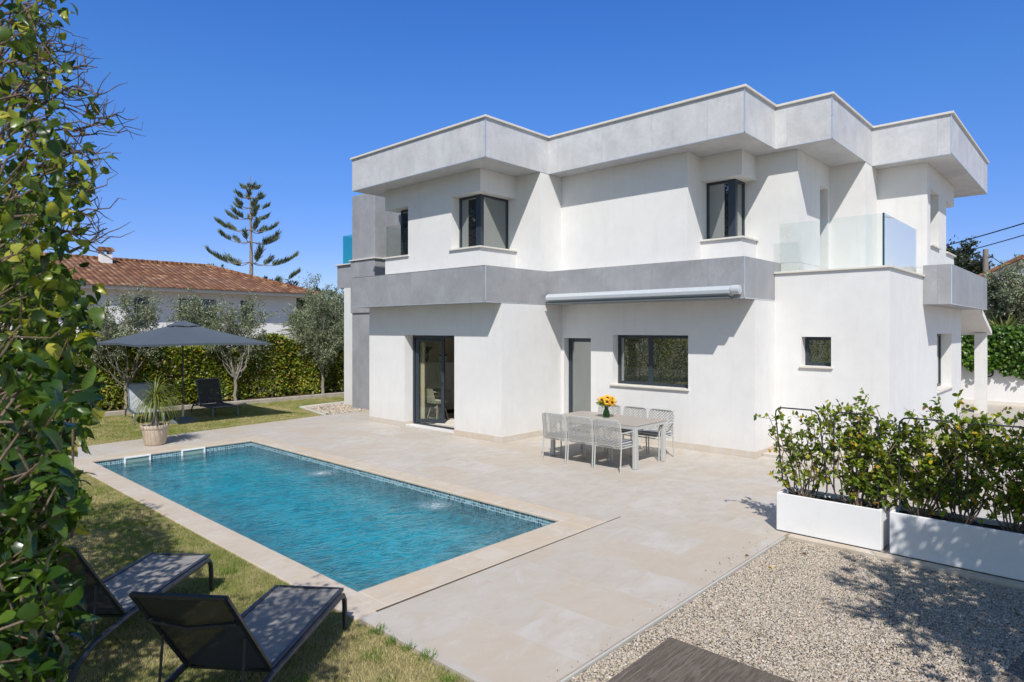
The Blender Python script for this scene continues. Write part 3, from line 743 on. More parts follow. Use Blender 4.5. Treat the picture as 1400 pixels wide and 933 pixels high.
mb.build('edge_trim', M['trim'], vill)
# plinth
g = .018; hp = .125
for q in ((XA - g, XA, 12.70, YL), (XA - g, XA, 9.38 - g, 10.87), (XA, 10.12, 12.70 - g, 12.70), (XA, 11.81 - g, 9.38 - g, 9.38), (11.81 - g, 11.81, 4.79 - g, 8.53), (11.81, 12.78 - g, 4.79 - g, 4.79), (12.78 - g, 12.78, 2.79 - g, 4.79 - g), (12.78, 20.4, 2.79 - g, 2.79)):
    mb = MB(); mb.box(*q, 0, hp); mb.build('plinth', M['plinth'], vill, bevel=.004)
mb = MB(); mb.box(XA - .16, 10.10, 10.90, 12.66, -.01, .03); mb.build('door_step', M['terrace'], vill, bevel=.008)
mb = MB(); mb.box(12.1, 12.76, 4.3, 4.77, -.01, .06); mb.box(12.3, 12.77, 3.3, 4.28, -.01, .10); mb.build('side_step', M['terrace'], vill, bevel=.01)

# windows. X-facing (plane X = x, looking -X), Y-facing (plane Y = y, looking -Y)
FW = .062
def win(parent, name, axis, pl, a0, a1, z0, z1, mull=(), sill=None, pane='pane', fw=FW, d=.05):
    m = MB(); p = MB()
    def bx(b, u0, u1, za, zb, e0, e1):
        if axis == 'X': b.box(pl - e0, pl - e1, u0, u1, za, zb)
        else: b.box(u0, u1, pl - e0, pl - e1, za, zb)
    bx(m, a0, a0 + fw, z0, z1, d, .003); bx(m, a1 - fw, a1, z0, z1, d, .003)
    bx(m, a0 + fw, a1 - fw, z0, z0 + fw, d, .003); bx(m, a0 + fw, a1 - fw, z1 - fw, z1, d, .003)
    for q in mull: bx(m, q - fw * .8, q + fw * .8, z0 + fw, z1 - fw, d, .003)
    cuts = [a0 + fw] + [x for q in mull for x in (q - fw * .8, q + fw * .8)] + [a1 - fw]
    o = m.build(name, M['frame'], parent, bevel=.004)
    for k in range(0, len(cuts), 2):
        p2 = MB(); bx(p2, cuts[k], cuts[k + 1], z0 + fw, z1 - fw, .026, .018); p2.build('pane', M[pane], o)
    if sill:
        s = MB()
        for q in sill: s.box(*q)
        s.build('sill', M['coping'], o, bevel=.006)
    return o
win(vill, 'window', 'X', 12.06, 6.145, 7.935, 1.205, 2.275, (7.12,), [(11.765, 12.05, 6.11, 7.99, 1.165, 1.204)])
win(vill, 'window', 'X', 13.03, 3.755, 4.275, 1.705, 2.255, (), [(12.735, 13.02, 3.71, 4.31, 1.665, 1.704)])
win(vill, 'door', 'X', 12.03, 8.535, 9.295, .01, 2.195, fw=.085)
win(vill, 'window', 'Y', 3.06, 17.11, 18.96, 1.005, 2.295, (), [(17.07, 19.0, 2.745, 3.05, .965, 1.004)])
win(vill, 'window', 'Y', 3.08, 16.37, 17.29, 4.255, 5.465, (), [(16.33, 17.33, 2.745, 3.07, 4.215, 4.254)])
win(vill, 'balcony_door', 'Y', 4.75, 14.44, 14.95, 3.5, 5.465)
# corner windows
def corner(x, y, xe, ye, sill, m0=None):
    a = win(vill, 'corner_window', 'X', x, y - .05, ye, 4.255, 5.465, m0 or (), sill, fw=.05)
    win(a, 'side_sash', 'Y', y, x + .003, xe, 4.255, 5.465, (), None, fw=.05)
    m = MB(); m.box(x - .055, x + .045, y - .055, y + .10, 4.256, 5.464); m.build('corner_post', M['frame'], a, bevel=.004)
corner(10.18, 10.42, 11.045, 11.085, [(9.835, 10.13, 10.085, 11.13, 4.213, 4.252), (10.132, 11.09, 10.085, 10.37, 4.213, 4.252)])
corner(12.68, 5.57, 13.095, 6.145, [(12.335, 12.63, 5.235, 6.19, 4.213, 4.252), (12.632, 13.2, 5.235, 5.52, 4.213, 4.252)])
win(vill, 'corner_window', 'X', 10.2, 12.695, 13.34, 4.255, 5.465, (), [(9.835, 10.15, 12.65, 13.70, 4.213, 4.252)], fw=.05)
win(vill, 'corner_window', 'Y', 3.1, 18.225, 19.0, 4.255, 5.465, (), [(18.18, 19.35, 2.745, 3.05, 4.213, 4.252)], fw=.05)
# balustrades
def balustrade(quads, mat, edges=()):
    m = MB(); m.box(*quads[0]); o = m.build('balustrade', M[mat], vill)
    for q in quads[1:]:
        m = MB(); m.box(*q); m.build('pane', M[mat], o)
    if edges:
        m = MB()
        for q in edges: m.box(*q)
        m.build('glass_edge', M['glassedge'], o)
balustrade([(12.86, 12.872, 2.92, 4.72, 3.53, 4.48), (12.875, 15.5, 2.89, 2.902, 3.53, 4.48)], 'glass', [(12.855, 12.874, 2.888, 2.918, 3.53, 4.482)])
balustrade([(9.92, 9.932, 12.72, 13.66, 4.25, 5.06), (9.935, 11.1, 13.64, 13.652, 4.25, 5.06)], 'glass')
mb = MB(); mb.box(12.74, 13.05, 2.75, 4.787, 3.492, 3.532); mb.box(13.052, 15.8, 2.75, 3.05, 3.492, 3.532); mb.build('terrace_coping', M['coping'], vill, bevel=.006)
# stone tower at the far left end, with its parapet and rear balcony
mb = MB(); mb.prism([(11.1, 17.03), (11.1, 15.85), (12.8, 15.85), (12.8, 17.03)], -.02, 6.5)
mb.prism([(11.06, 17.06), (11.06, 15.80), (11.7, 15.80), (11.7, 17.06)], 2.9, 4.49); mb.build('stone_tower', M['tower'], vill, bevel=.01)
mb = MB(); mb.box(11.02, 11.72, 15.75, 17.1, 4.492, 4.53); mb.box(11.722, 12.5, 14.0, 15.85, 4.40, 4.44); mb.build('tower_coping', M['coping'], vill, bevel=.006)
mb = MB(); mb.box(11.72, 13.5, 14.3, 15.8, 2.9, 4.39); mb.box(11.4, 13.5, 17.05, 17.95, 0, 3.73); mb.box(13.2, 14.5, 14.3, 17.0, 0, 5.9); mb.build('rear_wall', M['stucco'], vill)
mb = MB(); mb.box(11.4, 13.5, 17.05, 18.35, 3.735, 4.46); mb.build('rear_band', M['band'], vill)
mb = MB(); mb.box(11.34, 13.5, 17.1, 18.42, 4.462, 4.50); mb.build('rear_coping', M['coping'], vill, bevel=.006)
balustrade([(11.45, 11.462, 17.12, 18.1, 4.5, 5.42), (11.465, 13.2, 18.08, 18.1, 4.5, 5.42)], 'blueglass')
mb = MB(); mb.lathe([(0, 6.815), (.11, 6.815), (.11, 7.0), (.2, 7.0), (.2, 7.04), (.12, 7.12), (0, 7.13)], (11.3, 15.0, 0), 16)
mb.build('roof_vent', M['darkbark'], vill, smooth=True)
# porch at the far right end
mb = MB(); mb.add([(20.42, 2.4, 2.95), (22.9, 2.4, 2.24), (22.9, 5.5, 2.24), (20.42, 5.5, 2.95), (20.42, 2.4, 3.1), (22.9, 2.4, 2.36), (22.9, 5.5, 2.36), (20.42, 5.5, 3.1)], [(0, 3, 2, 1), (4, 5, 6, 7), (0, 1, 5, 4), (1, 2, 6, 5), (2, 3, 7, 6), (3, 0, 4, 7)])
mb.build('porch_roof', M['stucco'], vill)
mb = MB(); mb.box(22.62, 22.85, 2.5, 2.78, 0, 2.30); mb.build('porch_post', M['stucco'], vill)
# glazed door standing open
m = MB(); xd = 10.09
m.box(xd - .06, xd + .01, 12.63, 12.695, .05, 2.255); m.box(xd - .06, xd + .01, 10.875, 12.63, 2.19, 2.255); m.box(xd - .06, xd + .01, 10.875, 12.63, .046, .085); m.box(xd - .06, xd + .01, 10.875, 10.90, .085, 2.19)
gd = m.build('glazed_door', M['frame'], vill, bevel=.004)
ang = radians(27); dx, dy = sin(ang), -cos(ang)
def leafbox(mbx, s0, s1, z0, z1, th=.03):
    hx, hy = xd - .01, 12.62
    nx, ny = -dy, dx
    pts = [(hx + dx * s + nx * t, hy + dy * s + ny * t) for s, t in ((s0, -th), (s1, -th), (s1, th), (s0, th))]
    mbx.prism(pts, z0, z1)
m = MB(); lw = .76
leafbox(m, 0, .085, .09, 2.18); leafbox(m, lw - .085, lw, .09, 2.18); leafbox(m, .085, lw - .085, .09, .175); leafbox(m, .085, lw - .085, 2.095, 2.18)
dl = m.build('door_leaf', M['frame'], gd, bevel=.003)
m = MB(); leafbox(m, .085, lw - .085, .175, 2.095, .006); m.build('pane', M['doorpane'], gd)
m = MB(); hx, hy = xd - .01 + dx * (lw - .04), 12.62 + dy * (lw - .04); m.tube([(hx, hy, 1.08), (hx - .06, hy - .02, 1.08), (hx - .06 - dx * .12, hy - .02 - dy * .12, 1.08)], .011, 8); m.build('handle', M['black'], gd, smooth=True)
# rooms seen through the door
mb = MB(); mb.box(10.125, 13.89, 9.705, 13.895, .051, .06); mb.build('indoor_floor', M['plinth'], vill)
mb = MB(); mb.box(13.85, 13.885, 9.72, 13.88, .06, 2.258); mb.box(10.2, 13.85, 13.86, 13.89, .06, 2.258); mb.build('indoor_wall', M['inwall'], vill)
cu = MB(); ys = np.linspace(12.5, 13.0, 60); xs = 10.26 + .03 * np.sin((ys - 12.35) * 80)
for i in range(59): cu.add([(xs[i], ys[i], .08), (xs[i + 1], ys[i + 1], .08), (xs[i + 1], ys[i + 1], 2.24), (xs[i], ys[i], 2.24)], [(0, 1, 2, 3)])
c = cu.build('curtain', M['curtain'], smooth=True); tag(c, 'beige floor length curtain hanging just inside the open glazed door', 'curtain')
t = thing('sideboard', 'tall cream kitchen cabinet seen through the open glazed door', 'cabinet', (11.8, 13.6, .06))
m = MB(); m.box(11.0, 12.9, 13.42, 13.84, .16, 1.5); m.build('body', M['cream'], t, bevel=.01)
for x in (11.02, 11.5, 11.98, 12.46):
    m = MB(); m.box(x, x + .45, 13.40, 13.418, .2, .82); m.build('drawer', M['cream'], t, bevel=.004); m = MB(); m.box(x, x + .45, 13.40, 13.418, .84, 1.48); m.build('door', M['cream'], t, bevel=.004)
m = MB(); m.box(11.05, 12.85, 13.45, 13.8, .06, .16); m.build('base', M['black'], t)
t = thing('bird_ornament', 'black bird shaped ornament standing on the cream cabinet indoors', 'ornament', (11.25, 13.6, 1.5))
m = MB(); m.tube([(11.2, 13.6, 1.502), (11.22, 13.6, 1.6), (11.17, 13.6, 1.76), (11.28, 13.6, 1.88), (11.42, 13.6, 1.9)], [.03, .05, .085, .06, .012], 10)
m.tube([(11.18, 13.6, 1.79), (11.10, 13.6, 1.96), (11.07, 13.6, 2.08)], [.06, .045, .006], 8); m.build('body', M['black'], t, smooth=True)
for k, x in enumerate((11.72, 11.9)):
    t = thing('jar', ('black topped jar on the cream cabinet nearest the door leaf', 'second small jar on the cream cabinet indoors')[k], 'jar', (x, 13.6, 1.5), group='jars on the indoor cabinet')
    m = MB(); m.lathe([(0, .002), (.05, .002), (.055, .1), (.03, .15), (.0, .15)], (x, 13.6, 1.5), 14); m.build('body', M['skimmer'], t, smooth=True); m = MB(); m.lathe([(0, .15), (.032, .151), (.03, .2), (0, .2)], (x, 13.6, 1.5), 12); m.build('lid', M['black'], t, smooth=True)
t = thing('rug', 'cream shaggy rug lying inside the glazed doorway', 'rug', (11, 11.3, .06))
m = MB(); m.box(10.3, 12.2, 10.0, 12.3, .061, .085); m.build('pile', M['rug'], t, bevel=.01)
t = thing('round_table', 'pale round pedestal table seen through the door glass', 'table', (11.0, 12.95, .06))
m = MB(); m.lathe([(0, .70), (.38, .70), (.4, .72), (.38, .74), (0, .74)], (11.0, 12.95, .06), 32); m.build('tabletop', M['shell'], t, smooth=True)
m = MB(); m.lathe([(.04, .69), (.035, .3), (.06, .1), (.26, .03), (.26, .0)], (11.0, 12.95, .085), 24); m.build('pedestal', M['shell'], t, smooth=True)
t = thing('indoor_chair', 'pale moulded shell chair at the round table indoors', 'chair', (10.72, 12.55, .085))
m = MB(); m.lathe([(0, .42), (.15, .415), (.22, .44), (.25, .5), (.24, .5), (.2, .455), (0, .44)], (10.72, 12.55, .085), 20); m.add([(10.50, 12.35, .53), (10.48, 12.75, .53), (10.42, 12.71, .9), (10.43, 12.40, .9)], [(0, 1, 2, 3)]); m.build('shell', M['shell'], t, smooth=True)
for sx, sy in ((-.16, -.16), (.16, -.16), (-.16, .16), (.16, .16)):
    m = MB(); m.tube([(10.72 + sx * .7, 12.55 + sy * .7, .52), (10.72 + sx * 1.2, 12.55 + sy * 1.2, .09)], .012, 6); m.build('leg', M['shell'], t)

# awning cassette
aw = thing('awning', 'retracted pale grey awning cassette mounted under the grey storey band', 'awning', (11.2, 7.0, 3.0))
prof = [(.0, .03), (-.05, .0), (-.13, .01), (-.19, .06), (-.20, .12), (-.17, .17), (-.10, .20), (-.03, .20), (.0, .17)]
m = MB(); n = len(prof)
m.add([(11.33 + a, 4.98, 3.0 + b) for a, b in prof] + [(11.33 + a, 9.3, 3.0 + b) for a, b in prof], [(i, (i + 1) % n, n + (i + 1) % n, n + i) for i in range(n)] + [tuple(range(n)), tuple(range(n, 2 * n))])
m.build('cassette', M['awning'], aw, smooth=True)
m = MB(); m.tube([(11.22, 4.82, 3.12), (11.22, 4.97, 3.12)], .085, 20); m.tube([(11.22, 4.815, 3.12), (11.22, 4.82, 3.12)], .06, 20); m.build('end_cap', M['awning'], aw, smooth=True, bevel=.006)
m = MB(); m.box(11.10, 11.32, 5.0, 9.28, 2.965, 2.995); m.build('arm_cover', M['basegrey'], aw)

# ------------------------------------------------------------------ garden furniture
def chair():
    t = thing('garden_chair', '', 'chair', local=True)
    mm = M['chairmetal']; w2 = .265; r = .013
    for sx in (-1, 1):
        m = MB(); m.tube([(sx * w2, -.05, 0), (sx * w2, -.02, .44)], r, 8); m.build('leg', mm, t, smooth=True)
        m = MB(); m.tube([(sx * w2, .50, 0), (sx * w2, .49, .44)], r, 8); m.build('leg', mm, t, smooth=True)
        m = MB(); m.tube([(sx * w2, .49, .44), (sx * w2, .485, .60), (sx * w2, .45, .645), (sx * w2, .2, .65), (sx * w2, -.01, .65)], r, 8); m.build('armrest', mm, t, smooth=True)
    m = MB(); m.tube([(-w2, -.02, .44), (-w2, -.025, .6), (-w2, -.055, .79), (-w2 + .02, -.065, .845), (-w2 + .07, -.07, .865), (w2 - .07, -.07, .865), (w2 - .02, -.065, .845), (w2, -.055, .79), (w2, -.025, .6), (w2, -.02, .44)], r, 8)
    m.tube([(-w2, -.02, .40), (w2, -.02, .40), (w2, .48, .40), (-w2, .48, .40)], r * .9, 6, closed=True); m.build('frame', mm, t, smooth=True)
    m = MB(); nc = 8
    for i in range(nc + 1):
        for sg in (-1, 1):
            pts = []
            for k in range(9):
                z = .42 + k * (.44 / 8); x = -w2 + .02 + i * (2 * w2 - .04) / nc + sg * (.031 if k % 2 else -.031)
                x = max(-w2 + .008, min(w2 - .008, x))
                y = -.02 - .05 * max(0, (z - .44) / .42) + (.008 if (k + i) % 2 else -.008) * sg - .02 * (1 - (x / w2) ** 2)
                pts.append((x, y, z))
            m.tube(pts, .0115, 5, caps=False)
    m.build('woven_back', M['rope'], t, smooth=True)
    m = MB(); m.box(-.235, .235, .0, .47, .425, .475); c = m.build('cushion', M['cushion'], t, bevel=.02, segs=3, smooth=True)
    m = MB(); m.tube([(-.236, -.0, .475), (.236, 0, .475), (.236, .471, .475), (-.236, .471, .475)], .006, 5, closed=True); m.tube([(-.236, -.0, .43), (.236, 0, .43), (.236, .471, .43), (-.236, .471, .43)], .006, 5, closed=True); m.build('piping', M['cushionpipe'], c)
    return t
proto = chair()
near = [(9.08, 7.35, 'on the pool side'), (9.08, 6.77, ''), (9.08, 6.20, '')]
lab = ['woven rope garden chair at the pool side of the table, farthest left', 'woven rope garden chair at the pool side of the table, in the middle', 'woven rope garden chair at the pool side of the table, nearest the camera',
       'woven rope garden chair on the house side, behind the sunflower vase', 'woven rope garden chair on the house side, middle of its row', 'woven rope garden chair on the house side, at the right end']
spots = [(9.10, 7.36, -pi / 2), (9.10, 6.78, -pi / 2 + .02), (9.10, 6.20, -pi / 2), (10.84, 7.40, pi / 2), (10.84, 6.80, pi / 2 - .02), (10.84, 6.22, pi / 2)]
for i, (x, y, rz) in enumerate(spots):
    c = proto if i == 0 else copy_tree(proto)
    c.location = (x, y, .002); c.rotation_euler = (0, 0, rz)
    tag(c, lab[i], 'chair', 'garden chairs round the dining table')
dt = thing('dining_table', 'long outdoor dining table with beige ceramic top and pale metal legs', 'table', (9.93, 6.8, 0))
m = MB(); m.box(9.42, 10.45, 5.86, 7.76, .742, .756); m.build('tabletop', M['tabletop'], dt, bevel=.004)
m = MB(); m.box(9.425, 9.46, 5.87, 7.75, .68, .74); m.box(10.41, 10.445, 5.87, 7.75, .68, .74); m.box(9.46, 10.41, 5.87, 5.905, .68, .74); m.box(9.46, 10.41, 7.715, 7.75, .68, .74); m.build('apron', M['chairmetal'], dt, bevel=.004)
for x in (9.46, 10.41):
    for y in (5.905, 7.715):
        m = MB(); m.box(x - .037, x + .037, y - .037, y + .037, 0, .739); m.build('leg', M['chairmetal'], dt, bevel=.012)
vx, vy = W(829, 571, .756)
t = thing('vase', 'green glass vase of sunflowers standing on the dining table', 'vase', (vx, vy, .756))
m = MB(); m.lathe([(0, .002), (.06, .002), (.068, .03), (.066, .09), (.045, .14), (.034, .18), (.042, .205), (.036, .205), (.028, .18), (.04, .135), (.058, .088), (.06, .03), (.052, .01), (0, .01)], (vx, vy, .756), 24); m.build('body', M['vase'], t, smooth=True)
heads = [(-.09, -.02, .33, 'uppermost left'), (.0, -.09, .30, 'low left front'), (.09, -.10, .29, 'low right front'), (.03, .04, .36, 'topmost'), (.12, .02, .33, 'right hand'), (-.05, .09, .33, 'rear left'), (.10, .11, .34, 'rear right')]
def cam2w(r, f): return np.array([r * sT + f * cT, -r * cT + f * sT])
def sunflower(k, r, f, z, name):
    o = cam2w(r, f); px, py, pz = vx + o[0], vy + o[1], .756 + z
    t = thing('sunflower', 'orange sunflower in the glass vase, %s head of the bunch' % name, 'sunflower', (px, py, pz), group='sunflowers in the vase')
    nrm = np.array([-.5 + r * 2, -.6 - r * 1., .55]); nrm = np.array([o[0] * 3 - .55, o[1] * 3 - .5, .6]); nrm /= np.linalg.norm(nrm)
    a = np.cross(nrm, [0, 0, 1.]); a /= np.linalg.norm(a); b = np.cross(nrm, a); c = np.array([px, py, pz])
    P = []; D = []
    for ring, (nn, off) in enumerate(((16, 0), (16, .2))):
        for i in range(nn):
            an = 2 * pi * i / nn + off; dr = cos(an) * a + sin(an) * b
            P.append(c + dr * .022 + nrm * .004 * ring); D.append(dr + nrm * (.12 + .2 * ring))
    V, F = leaves(np.array(P), np.array(D), np.tile(nrm, (len(P), 1)), .052, .022, True)
    tri_mesh('petals', V, F, M['petal'], t)
    m = MB(); n = 14; rings = [(0.028, .0), (.026, .01), (.016, .016), (.001, .014)]
    vs = [c + (cos(2 * pi * i / n) * a + sin(2 * pi * i / n) * b) * rr + nrm * hh for rr, hh in rings for i in range(n)]
    fs = [(j * n + i, j * n + (i + 1) % n, (j + 1) * n + (i + 1) % n, (j + 1) * n + i) for j in range(3) for i in range(n)]
    m.add(vs, fs); m.build('disc', M['disc'], t, smooth=True)
    m = MB(); m.tube([c - nrm * .002, c - nrm * .05 - np.array([0, 0, .03]), (vx + o[0] * .12, vy + o[1] * .12, .94), (vx - o[0] * .2, vy - o[1] * .2, .775)], .005, 5); m.build('stem', M['stalk'], t, smooth=True)
for k, (r, f, z, nm) in enumerate(heads): sunflower(k, r, f, z, nm)
n = 260; az = RNG.uniform(0, 2 * pi, n); P = np.stack([vx + .02 * np.cos(az), vy + .02 * np.sin(az), RNG.uniform(.96, 1.03, n)], 1)
D = np.stack([np.cos(az), np.sin(az), RNG.uniform(-.1, .9, n)], 1); P = P + unit(D) * RNG.uniform(0, .13, n)[:, None]
V, F = leaves(P, D + RNG.normal(size=(n, 3)) * .3, rdir(n, 1.), RNG.uniform(.04, .09, n), .022, True)
o = tri_mesh('filler_greenery', V, F, M['shrub']); tag(o, 'dark green filler leaves around the sunflower heads', 'greenery')

# sun loungers: local frame, feet towards +y, x across
def lounger(name, wd, seat, back, ang, frame, sl, bk, h=.34):
    t = thing(name, '', 'sun lounger', local=True)
    w2 = wd / 2
    ca, sa = cos(ang), sin(ang)
    m = MB()
    for sx in (-1, 1):
        x = sx * (w2 + .025)
        m.tube([(x, -.62, .015), (x, -.60, .10), (x, -.50, .22), (x, -.36, .28), (x, 0, h - .03), (x, seat - .12, h - .03), (x, seat - .05, h - .04), (x, seat - .015, h - .09), (x, seat + .005, .015)], .021, 8)
    m.tube([(-w2 - .02, -.52, .21), (w2 + .02, -.52, .21)], .016, 6); m.tube([(-w2 - .02, .08, h - .06), (w2 + .02, .08, h - .06)], .014, 6); m.tube([(-w2 - .02, seat - .2, h - .05), (w2 + .02, seat - .2, h - .05)], .014, 6)
    m.build('frame', frame, t, smooth=True)
    m = MB(); nx, ny = 6, 10; g = []
    for j in range(ny + 1):
        for i in range(nx + 1):
            g.append((-w2 + wd * i / nx, seat * j / ny, h - .012 * sin(pi * i / nx) - .01 * sin(pi * j / ny)))
    m.add(g, [(j * (nx + 1) + i, j * (nx + 1) + i + 1, (j + 1) * (nx + 1) + i + 1, (j + 1) * (nx + 1) + i) for j in range(ny) for i in range(nx)])
    s = m.build('seat_sling', sl, t, smooth=True)
    m = MB(); 
    for sx in (-1, 1): m.box(sx * w2 - .016, sx * w2 + .016, 0, seat, h - .024, h + .004)
    m.box(-w2 + .016, w2 - .016, seat - .02, seat + .004, h - .024, h + .004); m.build('rail', frame, s, bevel=.006)
    m = MB(); g = []
    for j in range(ny + 1):
        for i in range(nx + 1):
            q = back * j / ny; sg = .02 * sin(pi * i / nx)
            g.append((-w2 + wd * i / nx, -ca * q - sa * sg, h + sa * q - ca * sg))
    m.add(g, [(j * (nx + 1) + i, j * (nx + 1) + i + 1, (j + 1) * (nx + 1) + i + 1, (j + 1) * (nx + 1) + i) for j in range(ny) for i in range(nx)])
    b = m.build('backrest', bk, t, smooth=True)
    m = MB()
    for sx in (-1, 1): m.tube([(sx * w2, .0, h), (sx * w2, -ca * back, h + sa * back)], .017, 6)
    m.tube([(-w2, -ca * back, h + sa * back), (w2, -ca * back, h + sa * back)], .017, 6)
    q = back * .72; m.tube([(-w2 + .01, -ca * q - .02, h + sa * q - .015), (0, -ca * q - .05, h + sa * q - .035), (w2 - .01, -ca * q - .02, h + sa * q - .015)], .014, 6)
    m.build('back_frame', frame, b, smooth=True)
    for sx in (-1, 1):
        m = MB(); q = back * .5; x = sx * (w2 - .02)
        m.tube([(x, -ca * q - .012, h + sa * q - .01), (x, -ca * q - .05, .30), (x, -.40, .275)], .009, 6); m.build('strut', frame, t, smooth=True)
    return t
lp = lounger('sun_lounger', .54, 1.22, .80, radians(52), M['anthr'], M['sling'], M['slingback'])
o1 = cam2w(-1.755, 3.95); yaw = -(pi / 2 - T) - math.atan2(.12, 1.2)
lp.location = (o1[0], o1[1], -.015); lp.rotation_euler = (0, 0, yaw)
tag(lp, 'grey mesh sun lounger with unlit back painted dark, beside the pool corner', 'sun lounger', 'sun loungers on the lawn')
l2 = copy_tree(lp); o2 = cam2w(-3.12, 4.70); l2.location = (o2[0], o2[1], -.015); l2.rotation_euler = (0, 0, -(pi / 2 - T) - math.atan2(.05, 1.2))
tag(l2, 'grey mesh sun lounger standing in shade, half hidden by the leafy shrub', 'sun lounger', 'sun loungers on the lawn')
lf = lounger('sun_lounger', .62, 1.15, .72, radians(62), M['bluemetal'], M['slinglight'], M['slinglight'], .30)
def face_cam(p, extra=0.): return atan2(-p[1], -p[0]) - pi / 2 + extra
p = W(187, 575); lf.location = (p[0] + .25, p[1] + .35, -.015); lf.rotation_euler = (0, 0, face_cam(p, .12))
tag(lf, 'pale grey sun lounger facing the pool, behind the potted palm', 'sun lounger', 'sun loungers on the lawn')
ld = lounger('sun_lounger', .62, 1.05, .74, radians(66), M['bluemetal'], M['slingback'], M['slingback'], .30)
p = W(287, 566); ld.location = (p[0] + .1, p[1] + .15, -.015); ld.rotation_euler = (0, 0, face_cam(p, .34))
tag(ld, 'dark blue grey sun lounger in the shade right of the parasol pole', 'sun lounger', 'sun loungers on the lawn')

# parasol
ux, uy = 6.36, 17.57
pr = thing('parasol', 'slate grey square parasol open over the far lawn', 'parasol', (ux, uy, -.02))
m = MB(); m.tube([(ux, uy, .05), (ux, uy, 2.60)], .02, 12); m.build('pole', M['anthr'], pr, smooth=True)
m = MB(); m.tube([(ux, uy, .10), (ux, uy, .46)], .032, 12); m.build('sleeve', M['steel'], pr, smooth=True)
m = MB()
prof = [(0, .16), (.08, .155), (.22, .12), (.31, .07), (.33, .03), (.32, 0), (0, 0)]
n = 32; vs = []; fs = []
for r_, z_ in prof:
    for k in range(n):
        a = 2 * pi * k / n; rr = r_ * (1 - .10 * (abs(sin(2 * a)) ** 6) * (r_ > .1)); vs.append((ux + rr * cos(a), uy + rr * sin(a), z_ - .02))
for i in range(len(prof) - 1):
    for k in range(n): fs.append((i * n + k, i * n + (k + 1) % n, (i + 1) * n + (k + 1) % n, (i + 1) * n + k))
m.add(vs, fs); m.build('base', M['basegrey'], pr, smooth=True)
m = MB(); hw = 1.56; zt = 2.60; zr = 2.05; ns = 16; nr = 12
def canopy(a, t):           # a = position round the square, t = 0 top .. 1 rim
    k = int(a * 4) % 4; f = a * 4 - int(a * 4)
    cs = [(-1, -1), (1, -1), (1, 1), (-1, 1)]
    c0, c1 = cs[k], cs[(k + 1) % 4]
    x = c0[0] + (c1[0] - c0[0]) * f; y = c0[1] + (c1[1] - c0[1]) * f
    mid = 1 - abs(2 * f - 1)
    inw = 1 - .045 * sin(pi * f) * t
    sag = -.05 * sin(pi * f) * sin(pi * min(1, t * .95)) + .03 * mid * t
    return (ux + x * hw * t * inw, uy + y * hw * t * inw, zt + (zr - zt) * (t ** .92) + sag)
NA = 48; TT = [0.06 + .94 * i / nr for i in range(nr + 1)]
vs = [canopy(i / NA, t) for t in TT for i in range(NA)]; fs = [(j * NA + i, j * NA + (i + 1) % NA, (j + 1) * NA + (i + 1) % NA, (j + 1) * NA + i) for j in range(nr) for i in range(NA)]
vs2 = [(canopy(i / NA, 1.)[0], canopy(i / NA, 1.)[1], canopy(i / NA, 1.)[2] - .05) for i in range(NA)]; b0 = nr * NA
m.add(vs + vs2, fs + [(b0 + i, b0 + (i + 1) % NA, b0 + NA + (i + 1) % NA, b0 + NA + i) for i in range(NA)])
cn = m.build('canopy', M['slate'], pr)
cn.data.polygons.foreach_set('use_smooth', [True] * len(cn.data.polygons)); cn.data.set_sharp_from_angle(angle=radians(12))
m = MB(); vs = [(canopy(i / NA, t)[0], canopy(i / NA, t)[1], canopy(i / NA, t)[2] + .045 - .02 * t / .2 + (.012 if i % 6 in (2, 3, 4) and t > .15 else 0)) for t in (.005, .1, .2) for i in range(NA)]
m.add(vs, [(j * NA + i, j * NA + (i + 1) % NA, (j + 1) * NA + (i + 1) % NA, (j + 1) * NA + i) for j in range(2) for i in range(NA)]); m.build('vent', M['slate'], cn)
m = MB(); m.lathe([(0, .0), (.03, .0), (.03, .05), (.0, .07)], (ux, uy, 2.63), 12); m.build('finial', M['anthr'], pr, smooth=True)
for k in range(8):
    a = k / 8 + 0; p1 = canopy(a, .97); p0 = canopy(a, .05); pm = canopy(a, .5)
    m = MB(); m.tube([(p0[0], p0[1], p0[2] - .03), (pm[0], pm[1], pm[2] - .03), (p1[0], p1[1], p1[2] - .02)], .01, 5); m.tube([(ux, uy, 2.05), (pm[0], pm[1], pm[2] - .03)], .008, 5); m.build('rib', M['anthr'], pr, smooth=True)

